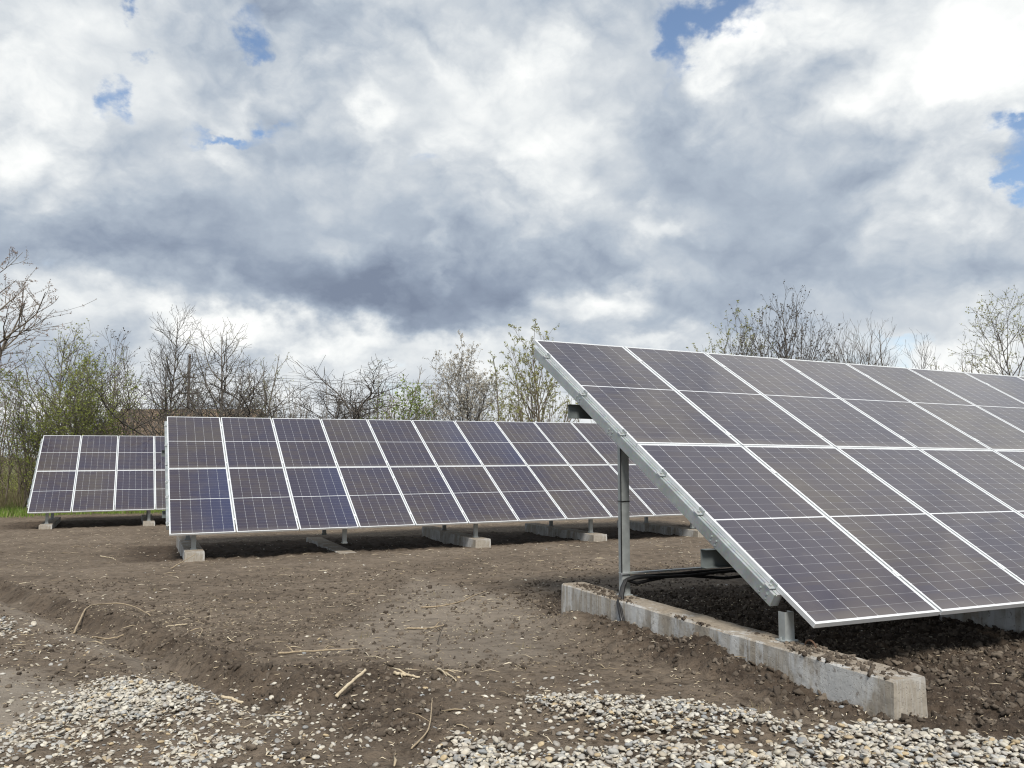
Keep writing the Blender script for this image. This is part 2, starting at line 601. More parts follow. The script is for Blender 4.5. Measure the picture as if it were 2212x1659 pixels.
def mat_pebble():
    m, k, b = material('river_pebble')
    g = k.n('ShaderNodeNewGeometry')
    r = g.outputs['Random Per Island']
    c = k.ramp(r, [(0, (.34, .33, .31)), (.12, (.52, .50, .45)), (.25, (.62, .60, .54)), (.36, (.44, .45, .45)), (.48, (.68, .65, .58)),
                   (.6, (.50, .47, .40)), (.7, (.27, .29, .31)), (.78, (.58, .57, .54)), (.88, (.52, .42, .27)), (.93, (.44, .43, .42)), (1, (.66, .64, .60))], 'CONSTANT')
    p = obj_co(k)
    n = k.noise(p, 45, 4, .6)
    c = k.mix(k.smooth(n, .35, .7), k.mix(1.0, c, (.72, .70, .66, 1), 'MULTIPLY'), c)
    c = k.mix(k.smooth(k.noise(p, 9, 3, .6), .46, .70, .06, .6), c, (.25, .205, .155))
    c = k.mix(1.0, c, (.97, .96, .94, 1), 'MULTIPLY')
    k.put(b.inputs['Base Color'], c)
    b.inputs['Roughness'].default_value = .7
    bump(k, b, k.noise(p, 160, 3, .6), .002, .6)
    return m


def mat_litter():
    m, k, b = material('dry_straw')
    g = k.n('ShaderNodeNewGeometry')
    c = k.ramp(g.outputs['Random Per Island'], [(0, (.22, .17, .11)), (.35, (.38, .31, .21)), (.7, (.52, .44, .31)), (1, (.68, .61, .48))])
    k.put(b.inputs['Base Color'], c)
    b.inputs['Roughness'].default_value = .8
    return m


def mat_wood(name, c0, c1):
    m, k, b = material(name)
    p = obj_co(k)
    n = k.noise(k.v('MULTIPLY', p, (1, 1, .35)), 60, 5, .65)
    k.put(b.inputs['Base Color'], k.ramp(n, [(.3, c0), (.7, c1)]))
    b.inputs['Roughness'].default_value = .85
    bump(k, b, n, .004, .7)
    return m


def mat_bark(name, c0, c1):
    m, k, b = material(name)
    n = k.noise(obj_co(k), 9, 4, .6)
    k.put(b.inputs['Base Color'], k.ramp(n, [(.3, c0), (.7, c1)]))
    b.inputs['Roughness'].default_value = .9
    return m


def mat_leaf(name, c0, c1):
    m, k, b = material(name)
    g = k.n('ShaderNodeNewGeometry')
    k.put(b.inputs['Base Color'], k.ramp(g.outputs['Random Per Island'], [(0, c0), (1, c1)]))
    b.inputs['Roughness'].default_value = .6
    tr = k.n('ShaderNodeBsdfTranslucent')
    k.put(tr.inputs[0], k.ramp(g.outputs['Random Per Island'], [(0, c0), (1, c1)]))
    mx = k.n('ShaderNodeMixShader')
    mx.inputs[0].default_value = .35
    k.put(mx.inputs[1], b.outputs[0])
    k.put(mx.inputs[2], tr.outputs[0])
    k.put(m.node_tree.nodes['Material Output'].inputs[0], mx.outputs[0])
    return m


def mat_plain(name, col, rough=.5, metal=0.0, var=.12, scale=20, bmp=0.0):
    m, k, b = material(name)
    n = k.noise(obj_co(k), scale, 5, .6)
    lo = tuple(c * (1 - var) for c in col)
    hi = tuple(min(1, c * (1 + var)) for c in col)
    k.put(b.inputs['Base Color'], k.ramp(n, [(.3, lo), (.7, hi)]))
    k.put(b.inputs['Roughness'], k.smooth(n, .3, .7, rough * .85, min(1, rough * 1.15)))
    b.inputs['Metallic'].default_value = metal
    if bmp:
        bump(k, b, n, bmp, .6)
    return m


def mat_galv():
    m, k, b = material('galvanised_steel')
    p = obj_co(k)
    vo = k.n('ShaderNodeTexVoronoi')
    k.put(vo.inputs['Vector'], p)
    vo.inputs['Scale'].default_value = 60
    n = k.noise(p, 5, 5, .6)
    c = k.ramp(n, [(.3, (.36, .39, .39)), (.7, (.50, .53, .53))])
    c = k.mix(.12, c, vo.outputs['Color'], 'SOFT_LIGHT')
    k.put(b.inputs['Base Color'], c)
    b.inputs['Metallic'].default_value = .55
    k.put(b.inputs['Roughness'], k.smooth(n, .3, .7, .38, .56))
    return m


def mat_concrete():
    m, k, b = material('cast_concrete')
    p = obj_co(k)                          # beam space: x across, y along, z up
    tc = k.n('ShaderNodeNewGeometry')
    up = k.sep(tc.outputs['Normal'])[2]
    n = k.noise(p, 3.0, 6, .65)
    c = k.ramp(n, [(.3, (.44, .44, .43)), (.55, (.55, .55, .535)), (.75, (.64, .635, .61))])
    streak = k.noise(k.v('MULTIPLY', p, (14, 14, .9)), 1.0, 5, .65)
    blot = k.noise(p, 1.7, 3, .6)
    st = k.m('MULTIPLY', k.smooth(streak, .42, .56), k.smooth(blot, .38, .56))
    film = k.smooth(k.noise(k.v('MULTIPLY', p, (2.2, 2.2, 1.2)), 1.0, 6, .6), .45, .53)
    st = k.m('MAXIMUM', st, k.m('MULTIPLY', film, k.smooth(streak, .62, .44, .45, 1.0)))
    c = k.mix(k.m('MULTIPLY', st, .85), c, k.ramp(k.noise(p, 20, 4, .6), [(.3, (.22, .185, .14)), (.7, (.33, .285, .22))]))
    c = k.mix(k.m('MULTIPLY', k.smooth(k.noise(p, 26, 3, .5), .63, .70), .6), c, (.17, .14, .11))
    muck = k.m('MULTIPLY', k.smooth(up, .5, .9), k.smooth(k.noise(p, 4.2, 6, .68), .30, .50))
    c = k.mix(k.m('MULTIPLY', muck, .9), c, k.ramp(k.noise(p, 30, 4, .6), [(.3, (.17, .137, .10)), (.7, (.30, .25, .19))]))
    k.put(b.inputs['Base Color'], c)
    b.inputs['Roughness'].default_value = .9
    pores = k.noise(p, 90, 3, .5)
    bump(k, b, k.m('ADD', k.m('MULTIPLY', k.noise(p, 16, 5, .6), .6), k.m('ADD', k.smooth(pores, .28, .42, -.4, 0.0), k.m('MULTIPLY', muck, .8))), .012, .8)
    return m


def mat_cells():
    m, k, b = material('silicon_cells')
    x, y, _ = k.sep(obj_co(k))
    W, L = PW - .020, PL - .012
    mg, mid = .022, .007
    cx = k.m('MULTIPLY', k.m('DIVIDE', k.m('SUBTRACT', x, mg), W - 2 * mg), 6.0)
    half = (L - 2 * mg - 2 * mid) / 2
    up = k.m('GREATER_THAN', y, L / 2)
    y0 = k.m('SUBTRACT', k.m('SUBTRACT', y, mg), k.m('MULTIPLY', up, half + 2 * mid))
    cy = k.m('MULTIPLY', k.m('DIVIDE', y0, half), 12.0)
    fx, fy = k.m('FRACT', cx), k.m('FRACT', cy)
    dx = k.m('MULTIPLY', k.m('MINIMUM', fx, k.m('SUBTRACT', 1.0, fx)), (W - 2 * mg) / 6)
    dy = k.m('MULTIPLY', k.m('MINIMUM', fy, k.m('SUBTRACT', 1.0, fy)), half / 12)
    vline = k.m('LESS_THAN', dx, .0018)
    hline = k.m('LESS_THAN', dy, .0013)
    corner = k.m('LESS_THAN', k.m('ADD', dx, dy), .0080)
    edge = k.m('MAXIMUM', k.m('LESS_THAN', x, mg), k.m('GREATER_THAN', x, W - mg))
    edge = k.m('MAXIMUM', edge, k.m('MAXIMUM', k.m('LESS_THAN', y, mg), k.m('GREATER_THAN', y, L - mg)))
    edge = k.m('MAXIMUM', edge, k.m('LESS_THAN', k.m('ABSOLUTE', k.m('SUBTRACT', y, L / 2)), mid))
    white = k.m('MAXIMUM', k.m('MAXIMUM', edge, k.m('MULTIPLY', corner, .6)), k.m('MAXIMUM', k.m('MULTIPLY', vline, .48), k.m('MULTIPLY', hline, .25)))
    rnd = k.n('ShaderNodeObjectInfo').outputs['Random']
    wn = k.n('ShaderNodeTexWhiteNoise', noise_dimensions='3D')
    k.put(wn.inputs[0], k.comb(k.m('FLOOR', cx), k.m('FLOOR', k.m('MULTIPLY', y, 11)), k.m('MULTIPLY', rnd, 57.0)))
    pos = k.n('ShaderNodeNewGeometry').outputs['Position']
    tone = k.m('ADD', k.m('MULTIPLY', k.noise(pos, .9, 3, .55), .9), k.m('MULTIPLY', k.m('SUBTRACT', wn.outputs[0], .5), .16))
    tone = k.m('MULTIPLY_ADD', k.m('SUBTRACT', rnd, .5), .22, tone)
    c = k.ramp(tone, [(.28, (.033, .027, .045)), (.42, (.041, .032, .043)), (.55, (.050, .039, .042)), (.72, (.060, .048, .042))])
    tint = k.n('ShaderNodeAttribute', attribute_name='blue_cells', attribute_type='OBJECT').outputs['Fac']
    blue = k.m('MULTIPLY', tint, k.smooth(x, .15, 1.25))
    c = k.mix(k.m('MULTIPLY', blue, .7), c, (.026, .038, .105))
    dust = k.m('ADD', k.m('MULTIPLY', k.smooth(y, .16, .015), .16), k.smooth(k.noise(k.v('MULTIPLY', pos, (5, 5, .8)), 1.0, 5, .65), .5, .8, 0.0, .06))
    c = k.mix(white, c, (.62, .64, .67))
    c = k.mix(dust, c, (.30, .27, .22))
    k.put(b.inputs['Base Color'], c)
    k.put(b.inputs['Roughness'], k.smooth(k.noise(pos, 2.0, 4, .6), .3, .7, .045, .10))
    b.inputs['IOR'].default_value = 1.6
    return m


M = dict(
    ground=mat_ground(), clod=mat_clod(), pebble=mat_pebble(), litter=mat_litter(),
    stick=mat_wood('weathered_stick', (.20, .15, .10), (.42, .34, .23)),
    pale_wood=mat_wood('split_wood', (.34, .27, .18), (.58, .50, .36)),
    dark_wood=mat_wood('dark_twig', (.025, .02, .016), (.06, .05, .04)),
    frame=mat_plain('anodised_aluminium', (.74, .76, .77), .38, .25, .05, 8),
    galv=mat_galv(), concrete=mat_concrete(), cells=mat_cells(),
    post=mat_plain('zinc_post', (.40, .43, .43), .5, .45, .15, 12), purlin=mat_plain('dull_zinc', (.15, .17, .17), .55, .4, .15, 12),
    back=mat_plain('backsheet', (.55, .56, .57), .6),
    cable=mat_plain('black_cable', (.012, .012, .013), .45),
    rebar=mat_plain('rusty_rebar', (.12, .07, .045), .8, .3, .3, 60),
    bark=mat_bark('grey_bark', (.090, .079, .068), (.185, .164, .140)),
    bark_dark=mat_bark('dark_bark', (.052, .046, .040), (.120, .106, .092)),
    bark_warm=mat_bark('warm_bark', (.12, .098, .072), (.22, .185, .14)),
    bark_pale=mat_bark('pale_bark', (.12, .105, .085), (.24, .21, .17)),
    leaf_green=mat_leaf('spring_leaf', (.18, .22, .045), (.36, .40, .10)),
    leaf_bright=mat_leaf('fresh_leaf', (.19, .28, .05), (.34, .42, .11)),
    leaf_olive=mat_leaf('olive_bud', (.20, .21, .06), (.40, .40, .15)),
    leaf_pale=mat_leaf('pale_blossom', (.36, .33, .27), (.56, .52, .44)),
    leaf_pink=mat_leaf('pinkish_bud', (.20, .14, .11), (.38, .29, .24)),
    leaf_brown=mat_leaf('brown_bud', (.05, .04, .03), (.12, .095, .06)),
    grass=mat_leaf('field_grass', (.13, .22, .035), (.27, .36, .08)),
    dry=mat_leaf('dry_grass', (.20, .17, .09), (.38, .32, .19)),
)

# ------------------------------------------------------------------ ground sheet (finer where it is near)
def build_ground():
    ang = np.concatenate([np.arange(-180, -42, 6), np.arange(-42, 42, .105), np.arange(42, 180, 6)])
    th = np.radians(ang)
    r = np.concatenate([[.02, .5, 1.0, 1.5, 2.0, 2.5], np.exp(np.linspace(np.log(3.0), np.log(60), 600)), np.exp(np.linspace(np.log(66), np.log(4000), 30))])
    T, RR = np.meshgrid(th, r)
    x, y = (RR * np.sin(T)).ravel(), (RR * np.cos(T)).ravel()
    z = zones(x, y)
    h = height(x, y, z)
    na, nr = len(th), len(r)
    i = np.arange(nr - 1)[:, None] * na
    j = np.arange(na)[None, :]
    jn = (j + 1) % na
    f = np.stack([i + j, i + na + j, i + na + jn, i + jn], -1).reshape(-1, 4)[:, ::-1]
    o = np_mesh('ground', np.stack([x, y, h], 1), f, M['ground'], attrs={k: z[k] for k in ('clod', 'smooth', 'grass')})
    tag(o, kind='structure')


build_ground()


# ------------------------------------------------------------------ concrete ballast beams
def ballast(A, a, b0, b1, w, ztop, depth, label, loop=None):
    root_p = A.h(a, b0, ztop)
    X, Y = A.uh, A.vh
    Mx = Matrix((X, Y, Vector((0, 0, 1)))).transposed().to_4x4()
    Mx.translation = root_p
    L = b1 - b0
    rnd = random.Random(int(a * 100) + 7)
    # outline with a cast, slightly uneven skin
    ny, me = 40, MB()
    hw = w / 2
    ring = []
    for i in range(ny + 1):
        yy = L * i / ny
        j = [rnd.uniform(-.004, .004) for _ in range(6)]
        ring.append([(-hw + .012 + j[0], 0 + j[1]), (hw - .012 + j[2], j[3]), (hw + j[4], -.012), (hw + .012, -depth), (-hw - .012, -depth), (-hw + j[5], -.012)])
    for i, rr in enumerate(ring):
        for (xx, zz) in rr:
            me.v.append(Vector((xx, L * i / ny, zz)))
    for i in range(ny):
        for q in range(6):
            p = (q + 1) % 6
            me.f.append([i * 6 + q, i * 6 + p, (i + 1) * 6 + p, (i + 1) * 6 + q])
    me.f.append([5, 4, 3, 2, 1, 0])
    me.f.append([ny * 6 + q for q in range(6)])
    for f in me.f:
        f.reverse()
    o = me.build('concrete_block', M['concrete'])
    o.matrix_world = Mx
    tag(o, label, 'concrete block', 'concrete ballast beams under the solar rows')
    if loop is not None:
        q = MB()
        pts = [(.05, loop + .05 * math.cos(t), -.03 + .055 * math.sin(t) + .02) for t in np.linspace(-.3, math.pi + .3, 11)]
        q.tube(pts, .006, 6).build('lifting_loop', M['rebar'], o, smooth=True)
    return o


ballast(A1, -.015, -.70, 3.10, .25, CAM_H - 1.205, .42, 'long mud-streaked concrete beam carrying both legs of the nearest array\'s open end', loop=.78)
ballast(A1, 2.845, -.70, 3.10, .25, CAM_H - 1.215, .42, 'concrete beam lying in the dark shade under the nearest array')
a2_labels = ['pale concrete beam under the middle array\'s open end, a stick leaning beside it',
             'nearly buried flat concrete beam, second under the middle array',
             'concrete beam with a clean square end, third under the middle array',
             'concrete beam fourth under the middle array, beside the near array\'s rear post',
             'concrete beam of the middle array seen beneath the near array\'s sloping rail']
for i in range(5):
    dz = (-.0, -.155, -.0, -.01, -.02)[i]
    ballast(A2, .44 + 2.8 * i, -.13, 3.45, .335, CAM_H - 1.69 + dz, .45, a2_labels[i])
for i, lab in enumerate(['concrete beam under the free end of the farthest array, near the grass',
                         'concrete beam of the farthest array, just left of the middle array']):
    ballast(A3, .50 + 2.8 * i, -.13, 3.45, .335, CAM_H - 1.975, .45, lab)


# ------------------------------------------------------------------ solar arrays
def panel_meshes():
    W, L, T = PW - .020, PL - .012, .035
    fr = MB()
    lip = .013
    for (x0, x1, y0, y1) in ((0, W, 0, lip), (0, W, L - lip, L), (0, lip, lip, L - lip), (W - lip, W, lip, L - lip)):
        fr.box(x0, x1, y0, y1, -T, 0)
    fr.box(lip, W - lip, lip, L - lip, -.010, -.007)           # backsheet
    f = fr.build('solar_panel', M['frame'], bevel=.0012)
    sh = MB()
    b = [Vector((lip, lip, -.0025)), Vector((W - lip, lip, -.0025)), Vector((W - lip, L - lip, -.0025)), Vector((lip, L - lip, -.0025))]
    sh.v = b
    sh.f = [[0, 1, 2, 3]]
    s = sh.build('cell_sheet', M['cells'])
    return f, s


proto_panel, proto_sheet = panel_meshes()


def clamp_mesh(end):
    c = MB()
    if end:                                 # plate on the rail with a bolt
        c.box(-.052, .004, -.030, .030, -.030, -.024)
        c.box(-.004, .004, -.030, .030, -.030, .004)
        c.box(-.004, .010, -.030, .030, .001, .005)
        q = [Vector((-.026, 0, -.024)), Vector((-.026, 0, -.010))]
        c.tube(q, .011, 6)
    else:
        c.box(-.020, .020, -.032, .032, .001, .005)
        c.box(-.008, .008, -.032, .032, -.034, .001)
        c.tube([Vector((0, 0, .004)), Vector((0, 0, .012))], .008, 6)
    return c


def array(A, ncol, label, post_a, ztop_beam, group='tilted solar arrays set in rows', detail=True, blue={}, overhang=.10):
    root = empty('solar_array', None, A.M)
    tag(root, label, 'solar array', group)
    bpy.context.view_layer.update()
    for c in range(ncol):
        for r_ in range(2):
            p = proto_panel.copy()
            COL.objects.link(p)
            p.parent = root
            p.location = (c * PW + .010, r_ * PL + .006, 0)
            s = proto_sheet.copy()
            COL.objects.link(s)
            s.parent = p
            s['blue_cells'] = blue.get((c, r_), 0.0)
    W = ncol * PW
    Mi = A.Mi
    # sloping rails under every seam
    prof = [(-.045, -.132), (-.045, -.042), (-.041, -.037), (-.030, -.037), (-.028, -.046), (-.020, -.046), (-.018, -.037), (.030, -.037), (.030, -.132)]
    for c in range(ncol + 1):
        q = MB()
        x0 = c * PW + (.006 if c == 0 else 0) - (.006 if c == ncol else 0)
        sg = -1 if c == ncol else 1
        pf = [(sg * a, b) for a, b in prof]
        if sg < 0:
            pf.reverse()
        q.prism(pf[::-1], Vector((x0, .34, 0)), Vector((x0, 4.50, 0)), Vector((1, 0, 0)), Vector((0, 0, 1)))
        q.build('sloping_rail', M['galv'], root, bevel=.002)
    if overhang > .12:
        first = None
        for yy in (.40, .47, 1.0, 1.06, 2.66, 2.72, 3.34, 3.40):
            for zz in (-.075, -.108):
                if first is None:
                    first = o = MB().tube([Vector((0, 0, 0)), Vector((-.012, 0, 0))], .009, 6).build('bolt', M['galv'], root)
                else:
                    o = first.copy()
                    COL.objects.link(o)
                o.location = (-.037, yy, zz)
    # horizontal purlins hung below the rails
    for yy in (.98, 3.33):
        q = MB()
        base = A.M @ Vector((0, yy, -.132))
        ex = (A.Mi.to_3x3() @ A.vh)
        ez = (A.Mi.to_3x3() @ Vector((0, 0, 1)))
        c0 = Mi @ base
        pr = [(0, 0), (.055, .03), (.055, -.03), (.051, -.03), (.051, .02), (.004, -.006), (.004, -.130), (.055, -.130), (.055, -.12), (.058, -.12), (.058, -.134), (0, -.134)]
        pr = [(.060, .0), (.060, -.134), (0, -.134), (0, -.130), (.056, -.130), (.056, -.004), (.0, -.004), (0, 0)]
        q.prism(pr, c0 + Vector((-overhang, 0, 0)), c0 + Vector((W + .05, 0, 0)), ex, ez)
        q.build('purlin', M['purlin'], root)
    # posts
    for a in post_a:
        for b in (.30, 2.28):
            q = MB()
            foot = A.h(a, b, ztop_beam - .01)
            # height of the underside of the rails above this spot
            d = A.h(a, b, 0) - A.o
            # plane point: (p - o - n*off).n = 0
            off = -.125
            zt = A.o.z + (off - (d.x * A.n.x + d.y * A.n.y)) / A.n.z
            hx, hy, tk = .040, .030, .005
            # open channel section
            pr = [(-hx, -hy), (hx, -hy), (hx, hy), (hx - tk, hy), (hx - tk, -hy + tk), (-hx + tk, -hy + tk), (-hx + tk, hy), (-hx, hy)]
            q.prism(pr, Mi @ foot, Mi @ Vector((foot.x, foot.y, zt)), Mi.to_3x3() @ A.uh, Mi.to_3x3() @ A.vh)
            post = q.build('post', M['post'], root)
            q = MB()
            Mt = Mi @ Matrix.Translation(Vector((foot.x, foot.y, ztop_beam))) @ Matrix((A.uh, A.vh, Vector((0, 0, 1)))).transposed().to_4x4()
            q.box(-.058, .058, -.045, .045, .0, .008, Mt)
            for bx in (-.049, .049):
                q.tube([Mt @ Vector((bx, .0, .008)), Mt @ Vector((bx, .0, .026))], .008, 6)
            q.build('base_plate', M['post'], post)
    # clamps
    ys = (.42, 1.30, 1.86, 2.55, 3.35, 4.25)
    ce, cm = None, None
    for y in ys:
        for c in range(ncol):
            if c == 0:
                if ce is None:
                    ce = clamp_mesh(True).build('clamp', M['galv'], root)
                    o = ce
                else:
                    o = ce.copy()
                    COL.objects.link(o)
                o.location = (.006, y, 0)
            elif detail and y in (.42, 1.86, 2.55, 4.25):
                if cm is None:
                    cm = clamp_mesh(False).build('clamp', M['frame'], root)
                    o = cm
                else:
                    o = cm.copy()
                    COL.objects.link(o)
                o.location = (c * PW, y, 0)
    return root


arr1 = array(A1, 9, 'nearest solar array, large tilted panels on galvanised posts, running out of frame', [.045, 2.845, 5.645, 8.445], CAM_H - 1.205, overhang=.13, blue={(6, 1): .3})
arr2 = array(A2, 12, 'middle solar array, its far end hidden behind the nearest array', [.44 + 2.8 * i for i in range(5)], CAM_H - 1.69, blue={(0, 0): .85, (2, 0): .65, (5, 1): .6, (6, 1): .6, (3, 1): .2, (4, 0): .2, (1, 0): .2, (3, 0): .2, (7, 1): .15})
arr3 = array(A3, 5, 'farthest solar array by the trees, partly hidden by the middle array', [.50 + 2.8 * i for i in range(2)], CAM_H - 1.975, detail=False)
bpy.data.objects.remove(proto_panel)
bpy.data.objects.remove(proto_sheet)


# cable tray between the rear posts of the near array, with black cables tied under it
def near_cables():
    Mi = A1.Mi
    zt = CAM_H - 1.205 + .20
    q = MB()
    p0, p1 = A1.h(-.02, 2.235, zt), A1.h(8.6, 2.235, zt)
    q.prism([(0, 0), (.045, 0), (.045, -.004), (.004, -.004), (.004, -.014), (0, -.014)], Mi @ p0, Mi @ p1, Mi.to_3x3() @ A1.vh, Mi.to_3x3() @ Vector((0, 0, 1)))
    q.build('cable_tray', M['galv'], arr1)
    rnd = random.Random(4)
    labs = ['upper black cable tied under the tray behind the nearest array',
            'black cable sagging loosely lowest below the tray of the nearest array',
            'black cable lying between the two others along the tray']
    for i, (dz, sag, off) in enumerate([(-.030, .006, -.02), (-.050, .055, -.030), (-.042, .014, -.045)]):
        pts = []
        for a in np.arange(7.0, .10, -.08):
            pts.append(A1.h(a, 2.235 + off, zt + dz - sag * (.5 + .5 * math.sin(a * (4.1 + i) + i * 2.0)) + rnd.uniform(-.002, .002)))
        # bend round the post, down the flank of the beam and into the earth
        e = [(.02, 2.20, -.05), (-.03, 2.17, -.10), (-.07, 2.13, -.155), (-.10 - .01 * i, 2.09, -.205), (-.135 - .012 * i, 2.04 - .02 * i, -.27), (-.15 - .014 * i, 1.99 - .025 * i, -.34), (-.155 - .014 * i, 1.95 - .03 * i, -.46)]
        pts += [A1.h(a - .012 * i, b, zt + z - .006 * i) for a, b, z in e]
        o = MB().tube(pts, .0145, 7).build('cable', M['cable'], smooth=True)
        tag(o, labs[i], 'cable', 'black cables of the nearest array')
    # cable ties round the rear post
    q = MB()
    for z in (.62, 1.15):
        c = A1.h(.045, 2.28, zt + z)
        pts = [c + A1.uh * a + A1.vh * b for a, b in ((-.044, -.034), (.044, -.034), (.044, .034), (-.044, .034), (-.044, -.034))]
        q.tube([Mi @ p for p in pts], .004, 5)
    c = A1.h(.0, 2.25, zt)
    q.tube([Mi @ A1.h(-.004, 2.245, zt), Mi @ A1.h(-.004, 2.245, zt + 1.15)], .006, 6)
    q.build('cable_tie', M['cable'], arr1)


near_cables()


# ------------------------------------------------------------------ loose stones, clods and straw
def ico(sub):
    import bmesh
    bm = bmesh.new()
    bmesh.ops.create_icosphere(bm, subdivisions=sub, radius=1.0)
    v = np.array([q.co[:] for q in bm.verts])
    f = np.array([[q.index for q in p.verts] for p in bm.faces])
    bm.free()
    return v, f


def rot_mats(rng, n, tilt):
    yaw = rng.uniform(0, 2 * np.pi, n)
    tx, ty = rng.normal(0, tilt, n), rng.normal(0, tilt, n)
    cy, sy = np.cos(yaw), np.sin(yaw)
    cx, sx = np.cos(tx), np.sin(tx)
    cq, sq = np.cos(ty), np.sin(ty)
    Z = np.zeros((n, 3, 3)); Z[:, 0, 0] = cy; Z[:, 0, 1] = -sy; Z[:, 1, 0] = sy; Z[:, 1, 1] = cy; Z[:, 2, 2] = 1
    X = np.zeros((n, 3, 3)); X[:, 0, 0] = 1; X[:, 1, 1] = cx; X[:, 1, 2] = -sx; X[:, 2, 1] = sx; X[:, 2, 2] = cx
    Y = np.zeros((n, 3, 3)); Y[:, 1, 1] = 1; Y[:, 0, 0] = cq; Y[:, 0, 2] = sq; Y[:, 2, 0] = -sq; Y[:, 2, 2] = cq
    return X @ Y @ Z


def scatter(name, mat, pos, size, seed, flat=(.55, .95, .24, .50), rough=.12, sub=2, tilt=.25, sink=.25, kind_freq=1.6, smooth=True):
    rng = np.random.default_rng(seed)
    v0, f0 = ico(sub)
    n, nv = len(pos), len(v0)
    nvar = 14
    var = []
    for q in range(nvar):
        ph = rng.uniform(0, 50, 6)
        d = 1 + rough * (np.sin(v0[:, 0] * kind_freq * 1.3 + ph[0]) + np.sin(v0[:, 1] * kind_freq * 1.7 + ph[1]) + np.sin(v0[:, 2] * kind_freq + ph[2])
                         + .6 * np.sin(v0[:, 0] * kind_freq * 3 + v0[:, 1] * kind_freq * 2.6 + ph[3]) + rough * 2 * rng.normal(0, 1, nv))
        var.append(v0 * d[:, None])
    var = np.array(var)[rng.integers(0, nvar, n)]
    sc = np.stack([np.ones(n), rng.uniform(flat[0], flat[1], n), rng.uniform(flat[2], flat[3], n)], 1) * size[:, None]
    V = var * sc[:, None, :]
    V = np.einsum('nij,nvj->nvi', rot_mats(rng, n, tilt), V)
    V += pos[:, None, :]
    V[:, :, 2] += (sc[:, 2] * (1 - 2 * sink))[:, None]
    F = f0[None] + (np.arange(n) * nv)[:, None, None]
    return np_mesh(name, V.reshape(-1, 3), F.reshape(-1, 3), mat, smooth=smooth)


def build_gravel():
    rng = np.random.default_rng(11)
    P, S = [], []

    def patch(n, box, fn, lo, hi, lift, pw=1.6):
        x, y = rng.uniform(box[0], box[1], n), rng.uniform(box[2], box[3], n)
        z = zones(x, y)
        keep = rng.uniform(0, 1, n) < fn(x, y, z)
        x, y = x[keep], y[keep]
        h = height(x, y) + rng.uniform(0, lift, len(x))
        P.append(np.stack([x, y, h], 1))
        S.append(lo + (hi - lo) * rng.uniform(0, 1, len(x)) ** pw)

    # far small heaps and the left spread
    patch(17000, (-3.2, -.7, 3.5, 5.9), lambda x, y, z: z['gH'] * (.55 + .45 * z['gA']), .007, .021, .025)
    patch(20000, (-3.2, -.4, 3.5, 5.9), lambda x, y, z: z['gA'] * (.22 + .6 * sstep(fbm(x * 2.2, y * 2.2, 3, 91), .42, .6)), .005, .020, .004)
    patch(4800, (-.2, 1.8, 4.0, 5.2), lambda x, y, z: z['gB'], .008, .022, .035)
    patch(4200, (-.5, 2.8, 3.3, 4.6), lambda x, y, z: z['gC'], .009, .024, .02)
    patch(4800, (-.5, 2.8, 3.3, 4.6), lambda x, y, z: z['gC'], .008, .026, .03, 1.9)
    patch(1100, (-.2, 2.0, 3.6, 4.9), lambda x, y, z: .30 * (1 - z['gC']) * (1 - z['gB']), .009, .026, .0)
    patch(900, (-5.8, -4.2, 7.3, 8.9), lambda x, y, z: z['gD'], .010, .028, .03)
    patch(1500, (-5.4, -2.8, 5.9, 8.2), lambda x, y, z: z['gE'] * .35, .007, .024, .0)
    patch(1500, (-2.6, .6, 3.6, 5.6), lambda x, y, z: .40 * (1 - z['gA']), .007, .022, .0)
    patch(4000, (-6.0, 5.0, 3.5, 11.0), lambda x, y, z: .12 + .06 * z['clod'], .005, .022, .0, 4)
    patch(1500, (-10.0, 7.0, 9.0, 20.0), lambda x, y, z: .25 + 0 * x, .008, .026, .0, 3)
    P, S = np.concatenate(P), np.concatenate(S)
    near = np.hypot(P[:, 0], P[:, 1]) < 9
    V = scatter('gravel', M['pebble'], P, S, 3, rough=.085, sub=2, tilt=.30, sink=.30)
    tag(V, 'pale rounded river gravel lying in patches on the bare soil', 'gravel', kind='stuff')


